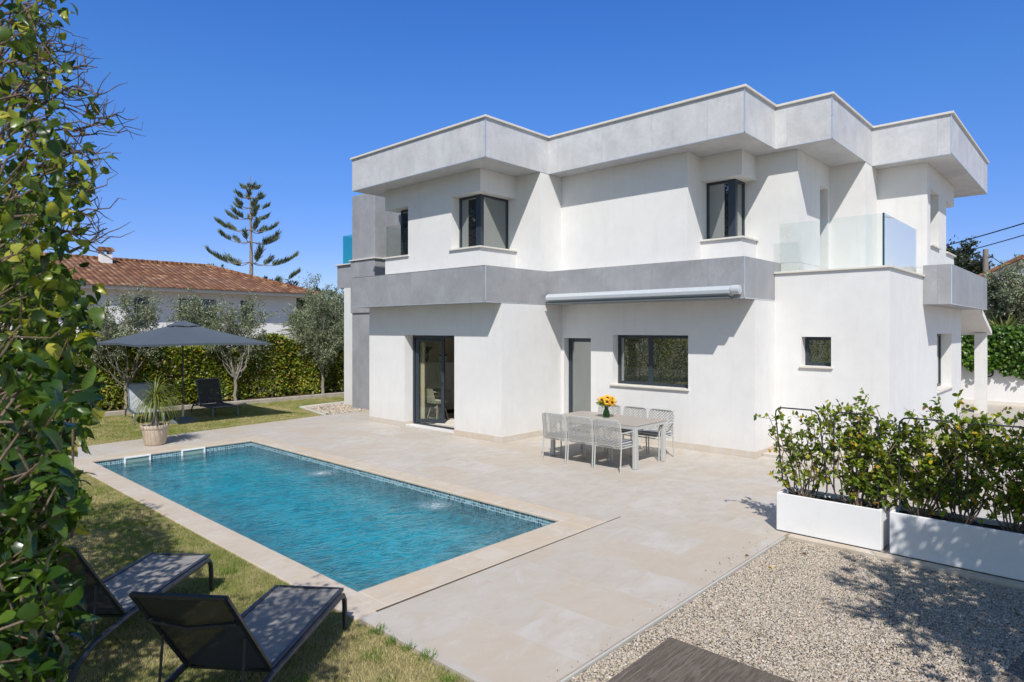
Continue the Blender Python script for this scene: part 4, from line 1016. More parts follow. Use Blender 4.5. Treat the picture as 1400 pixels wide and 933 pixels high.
# potted palm
qx, qy = W(212, 608); t = thing('plant_pot', 'weathered beige terracotta pot at the far pool edge', 'pot', (qx, qy, .004))
m = MB(); m.lathe([(0, 0), (.185, 0), (.20, .02), (.25, .34), (.265, .345), (.272, .37), (.268, .41), (.25, .415), (.235, .40), (.23, .36), (0, .36)], (qx, qy, .006), 32); m.build('body', M['pot'], t, smooth=True)
m = MB(); m.lathe([(0, .375), (.12, .38), (.232, .368)], (qx, qy, .006), 24); m.build('soil', M['soil'], t, smooth=True)
t = thing('ponytail_palm', 'ponytail palm with drooping thin leaves growing in the terracotta pot', 'palm', (qx, qy, .38))
m = MB(); m.lathe([(.09, .37), (.10, .42), (.075, .48), (.045, .56), (.035, .72), (.03, .86), (.0, .88)], (qx, qy, .0), 12); m.build('trunk', M['bark'], t, smooth=True)
V = []; F = []; 
for i in range(330):
    az = RNG.uniform(0, 2 * pi); el = RNG.uniform(.1, 1.45); L = RNG.uniform(.45, .85); r0 = np.array([qx, qy, .84 + RNG.uniform(-.04, .05)])
    d = np.array([cos(az) * cos(el), sin(az) * cos(el), sin(el)]); side = np.array([-sin(az), cos(az), 0]) * .0085
    p = r0.copy(); st = L / 9; b0 = len(V)
    for k in range(10):
        wv = side * (1 - (k / 9) ** 2 * .9)
        V += [p - wv, p + wv]; p = p + d * st; d = d + np.array([0, 0, -.21 - .05 * k * .6]); d /= np.linalg.norm(d)
    for k in range(9): F += [(b0 + 2 * k, b0 + 2 * k + 1, b0 + 2 * k + 3), (b0 + 2 * k, b0 + 2 * k + 3, b0 + 2 * k + 2)]
tri_mesh('crown', np.array(V), np.array(F), M['palmleaf'], t)

# pool skimmers
for k, (xa, xb, lb) in enumerate(((3.86, 4.32, 'white framed pool skimmer nearer the pool corner, left of the pair'), (4.88, 5.34, 'white framed pool skimmer below the far coping, right of the pair'))):
    t = thing('pool_skimmer', lb, 'skimmer', ((xa + xb) / 2, PY1, -.1), group='pool skimmers')
    y1 = PY1 + .018; y0 = PY1 - .02; za, zb = -.20, -.012
    m = MB(); m.box(xa, xb, y0, y1, zb - .028, zb); m.box(xa, xb, y0, y1, za, za + .028); m.box(xa, xa + .03, y0, y1, za + .028, zb - .028); m.box(xb - .03, xb, y0, y1, za + .028, zb - .028); m.build('frame', M['skimmer'], t, bevel=.004)
    m = MB(); m.box(xa + .03, xb - .03, y0 + .02, y1, za + .028, zb - .028); m.build('flap', M['skimdark'], t)

# planters, trellis hoops and shrubs
def planter(y0, y1, label):
    t = thing('planter', label, 'planter', (7.95, (y0 + y1) / 2, .012), group='white trough planters')
    x0, x1, h = 7.74, 8.15, .455; wl = .03
    m = MB(); z0 = .014
    m.box(x0, x0 + wl, y0, y1, z0, h); m.box(x1 - wl, x1, y0, y1, z0, h); m.box(x0 + wl, x1 - wl, y0, y0 + wl, z0, h); m.box(x0 + wl, x1 - wl, y1 - wl, y1, z0, h); m.box(x0 + wl, x1 - wl, y0 + wl, y1 - wl, z0, .05)
    m.build('body', M['planter'], t, bevel=.006)
    m = MB(); g = []; nx, ny = 8, 24
    for j in range(ny + 1):
        for i in range(nx + 1): g.append((x0 + wl + (x1 - x0 - 2 * wl) * i / nx, y0 + wl + (y1 - y0 - 2 * wl) * j / ny, .40 + RNG.uniform(-.012, .015)))
    m.add(g, [(j * (nx + 1) + i, j * (nx + 1) + i + 1, (j + 1) * (nx + 1) + i + 1, (j + 1) * (nx + 1) + i) for j in range(ny) for i in range(nx)]); m.build('soil', M['soil'], t, smooth=True)
planter(1.77, 2.88, 'white rectangular trough planter in full sun at the gravel corner')
planter(.25, 1.69, 'long white trough planter in dappled shade at the right edge')
def hoop(ya, yb, label, z1=1.46, lean=0.):
    t = thing('trellis_hoop', label, 'trellis', (7.93, (ya + yb) / 2, .4), group='bent rod trellis hoops in the planters')
    x = 7.835; r = .07; ym = (ya + yb) / 2
    m = MB(); pts = [(x, ya - .12 * 0 + .10, .36), (x, ya + .09, .44), (x, ya + .02, .50), (x, ya, .58)]
    pts += [(x, ya, z1 - r), (x, ya - .0 - (0), z1 - r * .4), (x, ya - .03 if ya > yb else ya + .03, z1 - .01)]
    sg = -1 if ya > yb else 1
    pts = [(x, ya + sg * .13, .34), (x, ya + sg * .12, .45), (x, ya + sg * .05, .49), (x, ya + sg * .01, .54), (x, ya, .62), (x, ya, z1 - .09), (x, ya + sg * .012, z1 - .04), (x, ya + sg * .045, z1 - .008), (x, ya + sg * .09, z1),
           (x, yb - sg * .09, z1), (x, yb - sg * .045, z1 - .008), (x, yb - sg * .012, z1 - .04), (x, yb, z1 - .09), (x, yb, .62), (x, yb - sg * .01, .54), (x, yb - sg * .05, .49), (x, yb - sg * .12, .45), (x, yb - sg * .13, .34)]
    pts = [(a, b + lean * max(0, c - .5), c) for a, b, c in pts]
    m.tube(pts, .0085, 8); m.build('rod', M['rod'], t, smooth=True)
    m = MB(); m.tube([(x + .01, ya + lean * .45, .95), (x + .01, yb + lean * .45, .95)], .004, 6); m.build('crossbar', M['rod'], t)
hoop(2.83, 2.33, 'bent rod trellis hoop at the left end of the sunny planter', 1.46, .11); hoop(2.27, 1.82, 'bent rod trellis hoop at the right end of the sunny planter')
hoop(1.62, 1.12, 'bent rod trellis hoop at the left of the shaded planter'); hoop(1.02, .5, 'bent rod trellis hoop at the right edge of the photograph')
def shrub(y, label, wid, hgt, nst, nl, seed, dens=1., lean=0.):
    rng = np.random.default_rng(seed); t = thing('laurel_shrub', label, 'shrub', (7.93, y, .40), group='laurel shrubs in the white planters')
    mb = MB(); P = []; D = []
    for s in range(nst):
        a = (s + .5) / nst * 2 - 1 + rng.normal(0, .12); hh = hgt * rng.uniform(.62, 1.05)
        p0 = np.array([7.93 + rng.normal(0, .03), y + a * .06, .39]); p1 = np.array([7.93 + rng.normal(0, .09), y + a * wid + lean, .40 + hh])
        path = curve(p0, p1, 8, .02, .03, rng); path[1:4, 1] += a * wid * .15
        mb.tube(path, np.linspace(.009, .003, 8), 5)
        for k in range(int(9 * hh / .9)):
            i = rng.integers(2, 8); q = path[i - 1] + (path[min(i, 7)] - path[i - 1]) * rng.random()
            d = unit(np.array([rng.normal(0, .55), rng.normal(0, .8), rng.normal(.45, .5)])); ln = rng.uniform(.08, .24)
            tw = curve(q, q + d * ln, 4, 0, .06, rng); mb.tube(tw, [.003, .0026, .002, .0012], 4, caps=False)
            m = int(rng.uniform(5, 12) * dens)
            for _ in range(m):
                f = rng.uniform(.2, 1.05); c = q + d * ln * f
                P.append(c + rng.normal(size=3) * .008); D.append(d * .5 + rng.normal(size=3) * .75 + np.array([0, 0, .1]))
    P = np.array(P); D = np.array(D); n = len(P)
    mb.build('stems', M['twig'], t, smooth=True)
    V, F = leaves(P, D, rdir(n, .9, rng), rng.uniform(.038, .066, n), rng.uniform(.028, .046, n), True)
    tri_mesh('foliage', V, F, M['shrub'], t)
shrub(2.62, 'sparse twiggy laurel shrub at the left end of the sunny planter', .46, 1.04, 15, 0, 3, 1.0)
shrub(2.02, 'taller laurel shrub at the right end of the sunny planter', .52, 1.26, 20, 0, 4, 1.25)
shrub(1.46, 'dense bright green laurel shrub at the left of the shaded planter', .50, 1.10, 20, 0, 5, 1.7)
shrub(1.84, 'low laurel shrub filling the gap between the two planters', .34, 1.02, 12, 0, 11, 1.35)
shrub(1.08, 'leggy laurel shrub between the two hoops of the shaded planter', .46, 1.15, 17, 0, 6, 1.5)
shrub(.66, 'dark shaded laurel shrub at the right edge of the photograph', .36, 1.08, 14, 0, 8, 1.7)
shrub(.35, 'laurel shrub at the hidden end of the shaded planter', .3, 1.1, 11, 0, 9, 1.4)

# weathered board on the gravel
t = thing('wooden_board', 'weathered grey wooden board lying on the gravel', 'board', (4.0, 2.0, -.02))
m = MB(); m.box(2.9, 4.43, 1.15, 2.455, -.022, .04); m.build('plank', M['wood'], t, bevel=.008)

# ------------------------------------------------------------------ far garden: kerb, hedge, fence, olives
t = thing('garden_kerb', 'low pale stone kerb in front of the hedge', 'kerb', (6, 20.4, 0)); m = MB(); m.box(-3, 13.2, 20.30, 20.46, -.05, .11); m.build('stone', M['kerbstone'], t, bevel=.015)
mb = MB(); mb.prism([(-3, 20.48), (16, 20.48), (16, 22.4), (-3, 22.4)], -.05, .10); struct('flower_bed', mb, M['soil'])
t = thing('lattice_fence', 'low white lattice fence glimpsed through the hedge', 'fence', (6, 22, 0))
m = MB()
for k in range(4): m.box(-3, 14, 22.0, 22.06, .25 + k * .25, .30 + k * .25)
for k in range(40): m.box(-3 + k * .43, -2.95 + k * .43, 22.062, 22.10, .05, 1.1)
m.build('slats', M['nwall'], t)
t = thing('hedge', 'yellow green clipped hedge behind the olive trees', 'hedge', (7, 21.4, .1))
n = 80000; x = RNG.uniform(.5, 14.6, n); prof = 1.85 + .18 * np.sin(x * 1.3) + .12 * np.sin(x * 3.1 + 1); z = RNG.beta(1.25, .95, n) * prof + .12
dens = np.sin(x * 2.3 + np.sin(z * 3)) * .5 + np.sin(z * 4.2 + x * .9) * .3 + RNG.normal(0, .45, n)
keep = dens > -.95; x, z = x[keep], z[keep]; n = len(x)
y = 20.85 + np.abs(RNG.normal(0, .33, n)) + .12 * np.sin(x * 4) + (z - 1) * .03
V, F = leaves(np.stack([x, y, z], 1), rdir(n, .2) + np.array([0, -.5, 0]), rdir(n, .3) * .8 + np.array([-.55, -.5, .6]), RNG.uniform(.08, .15, n), RNG.uniform(.045, .075, n), False)
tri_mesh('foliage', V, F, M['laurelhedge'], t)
mb = MB()
for k in range(90):
    x0 = RNG.uniform(.6, 14.4); mb.tube(curve((x0, 21.2 + RNG.normal(0, .2), .05), (x0 + RNG.normal(0, .3), 21.2 + RNG.normal(0, .25), RNG.uniform(1.0, 1.8)), 5, 0, .04), [.02, .017, .014, .01, .005], 5)
mb.build('stems', M['darkbark'], t)
mb = MB()
for k, (u, y) in enumerate(()): pass
OL = 'olive trees along the hedge'
def olive(u, Y, label, fork, top, rx, n, seed, stems=1, z0=1.25):
    x = alongY(u, Y)
    tree('olive_tree', label, 'tree', (x, Y, .08), fork, .05, clump_set(n, rx, rx * .8, z0, top, .42, seed, .3), M['olive'], M['bark'], (.09, .025), 16, 34, .4, OL, seed, limb_r=.24)
olive(172, 20.75, 'olive tree behind the pale lounger, crown left of the parasol', .75, 3.45, 1.3, 24, 21)
olive(262, 21.6, 'olive tree right behind the parasol top', 1.0, 3.35, .75, 14, 22, z0=1.7)
olive(322, 20.6, 'olive tree with forked trunk right of the parasol', .85, 3.6, 1.0, 22, 23, z0=1.45)
olive(441, 20.55, 'tall olive tree with slim trunk beside the villa tower', 1.15, 4.05, 1.15, 30, 24)
# ---- neighbour on the left
NY = 36.3
nb = thing('neighbour_house', 'low white house with brown hipped tile roof beyond the hedge', 'house', (12, NY, 0))
m = MB(); m.prism([(1, NY), (19.7, NY), (19.7, NY + 10.5), (1, NY + 10.5)], -.05, 4.52); m.build('wall', M['nwall'], nb)
m = MB(); m.prism([(.2, NY - .85), (20.55, NY - .85), (20.55, NY + 11.4), (.2, NY + 11.4)], 4.40, 4.56); m.build('eaves', M['nwall'], nb)
m = MB(); ex0, ex1, ey0, ey1, ze, zr2 = .0, 20.75, NY - 1.05, NY + 11.5, 4.56, 6.35; ymd = NY + 4.9; xa, xb = 3.8, 16.4
m.add([(ex0, ey0, ze), (ex1, ey0, ze), (ex1, ey1, ze), (ex0, ey1, ze), (xa, ymd, zr2), (xb, ymd, zr2)], [(0, 1, 5, 4), (1, 2, 5), (2, 3, 4, 5), (3, 0, 4), (0, 3, 2, 1)])
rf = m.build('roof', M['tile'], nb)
m = MB()
def ridge(a, b):
    a = np.array(a); b = np.array(b); L = np.linalg.norm(b - a); k = int(L / .4)
    for i in range(k):
        p = a + (b - a) * i / k; q = a + (b - a) * (i + 1.1) / k
        m.tube([p + np.array([0, 0, .02]), q + np.array([0, 0, .05])], .10, 6)
ridge((xa, ymd, zr2), (xb, ymd, zr2)); ridge((xb, ymd, zr2), (ex1, ey0, ze)); m.build('ridge_tiles', M['tile'], rf, smooth=True)
cxn = alongY(143, ymd - .6)
cy_ = ymd - .75
m = MB(); m.box(cxn - .27, cxn + .27, cy_ - .27, cy_ + .27, 5.7, 6.52); m.box(cxn - .27, cxn - .13, cy_ - .27, cy_ + .27, 6.52, 6.72); m.box(cxn + .13, cxn + .27, cy_ - .27, cy_ + .27, 6.52, 6.72)
ch = m.build('chimney', M['nwall'], rf)
m = MB(); m.add([(cxn - .38, cy_ - .38, 6.722), (cxn + .38, cy_ - .38, 6.722), (cxn + .38, cy_ + .38, 6.722), (cxn - .38, cy_ + .38, 6.722), (cxn - .33, cy_, 6.95), (cxn + .33, cy_, 6.95)], [(0, 1, 5, 4), (1, 2, 5), (2, 3, 4, 5), (3, 0, 4), (0, 3, 2, 1)]); m.build('chimney_cap', M['tile'], rf)
for ua, ub in ((183, 203), (244, 295), (329, 346)):
    m = MB(); a, b = alongY(ua, NY), alongY(ub, NY); m.box(a, b, NY - .05, NY - .004, 2.55, 4.05); wn_ = m.build('window', M['frame'], nb)
    m = MB(); k = 2 if b - a > 2 else 1
    for i in range(k): m.box(a + .07 + (b - a) * i / k, a + (b - a) * (i + 1) / k - .07, NY - .06, NY - .052, 2.62, 3.98)
    m.build('pane', M['nwindow'], wn_)
gx = alongY(155, 30); t = thing('garden_arch', 'white round topped garden wall with small lantern beyond the hedge', 'wall', (gx, 30, 0))
m = MB(); pts = [(gx - .62, 0)] + [(gx + .62 * cos(pi - pi * i / 16), 2.75 + .62 * sin(pi * i / 16)) for i in range(17)] + [(gx + .62, 0)]
k = len(pts); m.add([(x, 30, z) for x, z in pts] + [(x, 30.25, z) for x, z in pts], [tuple(range(k)), tuple(range(k, 2 * k))] + [(i, (i + 1) % k, k + (i + 1) % k, k + i) for i in range(k)]); m.build('wall', M['nwall'], t)
m = MB(); m.box(gx - .05, gx + .05, 29.9, 29.998, 2.5, 2.75); m.box(gx - .02, gx + .02, 29.94, 29.998, 2.4, 2.5); m.build('lantern', M['sconce'], t, bevel=.01)
# norfolk pine
NX, NYY = alongY(342, 52), 52
t = thing('norfolk_pine', 'tall Norfolk pine with tiered branches against the sky', 'tree', (NX, NYY, 0))
f0 = NX * cT + NYY * sT; ztop = 2.4 + (450.7 - 241) * f0 / FPX
mb = MB(); mb.tube([(NX, NYY, -.1), (NX + .1, NYY, ztop * .5), (NX, NYY, ztop)], [.26, .16, .03], 8)
tiers = [(250, .6, 6), (262, 1.3, 6), (276, 1.6, 5), (290, 1.9, 5), (306, 2.7, 5), (322, 3.1, 5), (350, 3.9, 5), (376, 4.0, 4), (392, 4.2, 3)]
parts = []; rng = np.random.default_rng(12)
for v, rad, nb_ in tiers:
    z = 2.4 + (450.7 - v) * f0 / FPX - .5
    for k in range(nb_):
        az = 2 * pi * k / nb_ + rng.uniform(-.3, .3) + v; L = rad * rng.uniform(.65, 1.15)
        if v > 370 and rng.random() < .45: L *= 1.0; bare = True
        else: bare = v > 370
        tt = np.linspace(0, 1, 9); rr = L * tt; zz = z - .10 * L * np.sin(tt * pi * .9) + .20 * L * tt ** 2.6 + (-.5 if v > 370 else 0) * tt * rng.random()
        path = np.stack([NX + np.cos(az) * rr, NYY + np.sin(az) * rr, zz], 1)
        mb.tube(path, np.linspace(.04, .015, 9), 5)
        lo = .82 if bare else .42 + .3 * rng.random()
        m_ = int(150 * L * (1 - lo)) + 40
        s = rng.uniform(lo, 1.03, m_); i = np.clip((s * 8).astype(int), 0, 7); fr = (s * 8 - i)[:, None]
        P = path[i] * (1 - fr) + path[i + 1] * fr
        sd_ = np.array([-np.sin(az), np.cos(az), 0.])
        D = sd_[None] * rng.choice([-1, 1], m_)[:, None] * rng.uniform(.1, .9, m_)[:, None] + np.array([np.cos(az), np.sin(az), 0])[None] * .6 + np.array([0, 0, 1.]) * rng.uniform(.7, 1.7, m_)[:, None]
        parts.append(leaves(P + rng.normal(size=(m_, 3)) * .05, D, rdir(m_, 0, rng), rng.uniform(.35, .75, m_) * min(1, .5 + L * .16), .05, False))
V, F = joinVF(parts); mb.build('trunk', M['pole'], t, smooth=True); tri_mesh('crown', V, F, M['pine'], t)
# other far trees on the left
def far_tree(u, Y, vt, label, rad, n, seed, leafm='darktree', leaf=(.28, .10), z0f=.25, per=30, name='tree', X=None):
    x = alongY(u, Y) if X is None else X; f = x * cT + Y * sT; top = 2.4 + (450.7 - vt) * f / FPX
    tree(name, label, 'tree', (x, Y, -.05), top * .3, .18, clump_set(n, rad, rad, top * z0f, top - .3, rad * .36, seed, .3), M[leafm], M['darkbark'], leaf, 16, per, .5, 'trees beyond the garden', seed, limb_r=.3)
far_tree(283, 56, 359, 'flat topped pine showing over the tiled roof ridge', 2.4, 16, 31, per=24)
far_tree(302, 58, 364, 'second pine top over the tiled roof, left of the Norfolk pine', 2.2, 14, 32, per=24)
far_tree(365, 50, 375, 'low dark crown at the foot of the Norfolk pine', 1.8, 14, 33, per=24)
far_tree(414, 54, 384, 'dark green tree behind the right end of the neighbour house', 3.0, 26, 37, per=34)
far_tree(455, 27.5, 378, 'dense dark green tree against the villa left corner', 1.5, 30, 34, 'olive', (.13, .035), .15, 40)
far_tree(433, 32, 395, 'bushy grey green tree between neighbour house and villa', 1.4, 24, 35, 'olive', (.13, .035), .1, 36)
far_tree(478, 24.5, 400, 'dark evergreen hugging the tower wall', 1.1, 22, 36, 'darktree', (.12, .05), .1, 34)
# yucca beside the neighbour house
yx = alongY(412, 31); t = thing('palm_tree', 'spiky palm beside the neighbour house wall', 'palm', (yx, 31, 0))
m = MB(); m.tube([(yx, 31, -.05), (yx + .1, 31, 2.2)], [.16, .11], 8); m.build('trunk', M['darkbark'], t, smooth=True)
parts = []
for k in range(46):
    az = RNG.uniform(0, 2 * pi); el = RNG.uniform(-.2, 1.4); d = np.array([cos(az) * cos(el), sin(az) * cos(el), sin(el)]); L = RNG.uniform(1.1, 1.9)
    base = np.array([yx + .1, 31, 2.2]); m_ = 26; s = np.linspace(.25, 1, m_); Pp = base + d[None] * (s * L)[:, None]; Pp[:, 2] -= .35 * s ** 2 * L * cos(el)
    sidev = np.cross(d, [0, 0, 1.]); sidev /= np.linalg.norm(sidev)
    D = sidev[None] * np.where(np.arange(m_) % 2, 1, -1)[:, None] + d[None] * .8
    parts.append(leaves(Pp, D, rdir(m_, 1), .32, .035, False))
V, F = joinVF(parts); tri_mesh('crown', V, F, M['olive'], t)

# ------------------------------------------------------------------ right background
WX = 25.4
t = thing('boundary_wall', 'white rendered boundary wall under the ivy at the right', 'wall', (WX, 0, 0)); m = MB(); m.box(WX, WX + .25, -14, 14, -.05, 2.1); m.build('wall', M['nwall'], t)
m = MB(); m.box(WX - .03, WX - .002, -14, 14, 0, .12); m.build('plinth', M['coping'], t)
t = thing('ivy', 'bright green ivy hanging over the white boundary wall', 'climber', (WX, 0, 2))
n = 26000; y = RNG.uniform(-13, 10, n); low = 1.15 + .2 * np.sin(y * 2.1) + .12 * np.sin(y * 5.3 + 1) + .06 * np.sin(y * 13); z = low + (2.52 - low) * RNG.beta(1.1, .9, n); k = np.abs(RNG.normal(0, .12, n))
x = WX - .06 - k - .1 * np.sin(z * 3 + y); 
V, F = leaves(np.stack([x, y, z], 1), rdir(n) * .7 + np.array([-.3, 0, -.7]), rdir(n) * .6 + np.array([-1, 0, .6]), RNG.uniform(.08, .15, n), RNG.uniform(.07, .12, n), True)
tri_mesh('foliage', V, F, M['ivy'], t)
mb = MB()
for k in range(60):
    y0 = RNG.uniform(-12, 9); mb.tube(curve((WX - .02, y0, 2.3), (WX - .05, y0 + RNG.normal(0, .3), 1.1 + RNG.uniform(0, .5)), 5), .008, 4)
mb.build('stems', M['twig'], t)
lx = None
yl = 2.0
bw = [WX - .0]; k_ = (1352 - 700) / FPX; yl = WX * (sT - k_ * cT) / (cT + k_ * sT)
t = thing('wall_lamp', 'round black bulkhead lamp on the white boundary wall', 'lamp', (WX, yl, 1.0))
m = MB(); vs = []
m.tube([(WX, yl, 1.0), (WX - .09, yl, 1.0)], .13, 18); m.build('body', M['sconce'], t, smooth=True, bevel=.015)
m = MB(); m.tube([(WX - .09, yl, 1.0), (WX - .12, yl, 1.0)], [.085, .05], 16); m.build('lens', M['lampglass'], t, smooth=True)
def bearX(u, X): k = (u - 700) / FPX; return X * (sT - k * cT) / (cT + k * sT)
y0 = bearX(1398, 29); tree('olive_tree', 'big dark olive tree behind the ivy wall at the right edge', 'tree', (29, y0, 0), 1.6, .2, clump_set(46, 1.6, 1.45, 2.0, 4.6, .5, 41, .2), M['olive'], M['darkbark'], (.12, .035), 16, 40, .5, None, 41)
y0 = bearX(1312, 70); tree('pine_tree', 'far pine crown right of the villa under the cables', 'tree', (70, y0, 0), 5, .3, clump_set(18, 2.6, 2.3, 5.0, 10.4, 1.1, 42, .3), M['darktree'], M['darkbark'], (.34, .14), 16, 36, .5, None, 42)
y0 = bearX(1345, 33); tree('shrub', 'dark shrub behind the telephone pole foot', 'shrub', (33, y0, 0), .6, .08, clump_set(14, .9, .9, .8, 2.9, .45, 43, .2), M['darktree'], M['darkbark'], (.14, .06), 12, 30, .4, None, 43)
# spiky plant on the wall
yy = bearX(1372, 26.3); t = thing('agave', 'yellow green spiky agave rising behind the ivy', 'plant', (26.3, yy, 2.0)); parts = []
n = 40; az = RNG.uniform(0, 2 * pi, n); el = RNG.uniform(.3, 1.4, n); D = np.stack([np.cos(az) * np.cos(el), np.sin(az) * np.cos(el), np.sin(el)], 1)
V, F = leaves(np.tile([26.3, yy, 2.2], (n, 1)), D, rdir(n, 1), RNG.uniform(.5, .85, n), .08, True, .05); tri_mesh('leaves', V, F, M['palmleaf'], t)
m = MB(); m.lathe([(.3, 0), (.34, 2.1), (.30, 2.15), (0, 2.15)], (26.3, yy, 0), 16); m.build('pot', M['pot'], t, smooth=True)
# telephone pole and cables
TX = 44; ty = bearX(1347.5, TX); ft = TX * cT + ty * sT; tz = 2.4 + (450.7 - 341) * ft / FPX
t = thing('telephone_pole', 'weathered grey telephone pole right of the villa', 'pole', (TX, ty, 0)); m = MB(); m.tube([(TX, ty, -.1), (TX, ty, tz)], [.17, .13], 12); m.build('post', M['pole'], t, smooth=True)
m = MB(); m.box(TX - .06, TX + .06, ty - .35, ty + .35, tz - .5, tz - .42); m.tube([(TX, ty - .3, tz - .42), (TX, ty - .3, tz - .3)], .04, 8); m.tube([(TX, ty + .3, tz - .42), (TX, ty + .3, tz - .3)], .04, 8); m.build('crossarm', M['sconce'], t)
def at(u, v, f):
    r = (u - 700) / FPX * f; o = cam2w(r, f); return np.array([o[0], o[1], 2.4 - (v - 450.7) / FPX * f])
def cable(a, b, label, r, sag):
    a = np.array(a); b = np.array(b); s = np.linspace(0, 1, 24)[:, None]; p = a + (b - a) * s; p[:, 2] -= sag * 4 * (s * (1 - s))[:, 0]
    m = MB(); m.tube(p, r, 6); o = m.build('power_cable', M['wire'], smooth=True); tag(o, label, 'cable', 'overhead cables')
cable(at(1700, 205, 22), at(1150, 365, 60), 'thick upper black cable crossing the sky right of the villa', .034, .6)
cable(at(1700, 225, 22), at(1150, 378, 60), 'lower black cable running parallel under the thick one', .028, .6)
cable((TX, ty + .3, tz - .3), at(1180, 392, 95), 'thin cable from the telephone pole top towards the villa', .03, .5)
cable((TX, ty - .3, tz - .42), at(1180, 408, 95), 'thin lower cable from the telephone pole towards the villa', .028, .4)
cable((TX, ty + .1, tz - .1), at(1480, 425, 60), 'thin cable dropping from the pole to the right hand house', .022, .2)
# neighbour house on the right
HX = 62; t = thing('neighbour_house', 'white house with orange tiled gable roof behind the right hand trees', 'house', (HX, 3, 0))
ya, yb = bearX(1338, HX), bearX(1480, HX)
def hz(v, X, y): return 2.4 + (450.7 - v) * (X * cT + y * sT) / FPX
z1 = hz(378, HX, ya); yr = bearX(1398, HX); z2 = hz(349, HX, yr)
m = MB(); m.add([(HX, ya, -.05), (HX, yb, -.05), (HX, yb, z1), (HX, yr, z2 - .25), (HX, ya, z1 - .1), (HX + 9, ya, -.05), (HX + 9, yb, -.05), (HX + 9, yb, z1), (HX + 9, yr, z2 - .25), (HX + 9, ya, z1 - .1)], [(0, 1, 2, 3, 4), (5, 6, 7, 8, 9), (0, 4, 9, 5), (1, 2, 7, 6), (0, 1, 6, 5)]); m.build('wall', M['nwall'], t)
m = MB(); g = .28
m.add([(HX - .6, ya + .8, z1 - .35), (HX - .6, yr, z2), (HX + 9.5, yr, z2), (HX + 9.5, ya + .8, z1 - .35), (HX - .6, ya + .8, z1 - .35 - g), (HX - .6, yr, z2 - g), (HX + 9.5, yr, z2 - g), (HX + 9.5, ya + .8, z1 - .35 - g)], [(0, 1, 2, 3), (4, 5, 6, 7), (0, 1, 5, 4), (2, 3, 7, 6), (0, 3, 7, 4), (1, 2, 6, 5)])
m.add([(HX - .6, yb - .8, z1 - .35), (HX - .6, yr - .003, z2), (HX + 9.5, yr - .003, z2), (HX + 9.5, yb - .8, z1 - .35), (HX - .6, yb - .8, z1 - .35 - g), (HX - .6, yr - .003, z2 - g), (HX + 9.5, yr - .003, z2 - g), (HX + 9.5, yb - .8, z1 - .35 - g)], [(0, 1, 2, 3), (4, 5, 6, 7), (0, 1, 5, 4), (2, 3, 7, 6), (0, 3, 7, 4), (1, 2, 6, 5)])
m.build('roof', M['tile'], t)

# ------------------------------------------------------------------ hedge at the left of the camera
EDGE = [(-60, 60), (0, 66), (25, 78), (50, 50), (75, 66), (100, 84), (130, 40), (160, 44), (185, 62), (205, 92), (225, 118), (250, 112), (275, 96), (300, 104), (325, 62), (345, 58), (375, 84), (400, 96), (425, 118), (455, 112), (480, 78), (520, 84), (550, 112), (575, 92), (600, 58), (640, 62), (680, 92), (710, 86), (740, 50), (770, 66), (800, 92), (830, 72), (860, 84), (900, 54), (933, 70), (1000, 62)]
ev = np.array([e[0] for e in EDGE], float); eu = np.array([e[1] for e in EDGE], float)
def hedge_pts(n, f0, f1, z0, z1, depth, rng, extra=0.):
    f = rng.uniform(f0, f1, n); z = rng.uniform(z0, z1, n); v = 450.7 - (z - 2.4) / f * FPX
    e = (np.interp(v, ev, eu) + extra - 700) / FPX
    d = rng.exponential(depth, n) - .01
    r = e * f - d
    return np.stack([r * sT + f * cT, -r * cT + f * sT, z], 1)
rng = np.random.default_rng(77)
t = thing('broadleaf_shrub', 'glossy broad leaved shrub filling the lower left foreground', 'shrub', (.2, 1.7, 0), group=None)
parts = []
C = hedge_pts(560, 1.35, 2.3, .7, 2.3, .26, rng)
mb = MB()
root = np.array([-.45, 1.9, -.05])
for i, c in enumerate(C):
    if i % 5 == 0: mb.tube(curve(root + np.array([rng.normal(0, .1), rng.normal(0, .1), 0]), c, 8, .05, .03, rng), np.linspace(.010, .003, 8), 5)
    m_ = rng.integers(5, 10); ax = unit(np.array([.35, -.15, .5]) + rng.normal(size=3) * .5)
    az = rng.uniform(0, 2 * pi) + np.arange(m_) * 2.4; a = np.cross(ax, [0, 0, 1.01]); a /= np.linalg.norm(a); b = np.cross(ax, a)
    D = np.cos(az)[:, None] * a + np.sin(az)[:, None] * b + ax[None] * rng.uniform(.1, .9, m_)[:, None]
    Pp = c[None] + ax[None] * (np.linspace(-.03, .03, m_))[:, None] + rng.normal(size=(m_, 3)) * .01
    parts.append(leaves(Pp, D, np.tile(ax, (m_, 1)) + rng.normal(size=(m_, 3)) * .35, rng.uniform(.05, .088, m_), rng.uniform(.024, .040, m_), True, .16))
    mb.tube([c - ax * .08, c + ax * .03], [.0035, .002], 4)
mb.build('stems', M['twig'], t, smooth=True); V, F = joinVF(parts); tri_mesh('foliage', V, F, M['broad'], t, True)
t = thing('climbing_vine', 'twiggy climber with heart shaped leaves rising at the upper left edge', 'climber', (.2, 2.2, 0))
parts = []; mb = MB(); C = np.concatenate([hedge_pts(900, 1.75, 2.7, 1.6, 3.95, .22, rng), hedge_pts(500, 1.8, 2.7, 1.5, 2.95, .3, rng, -8)])
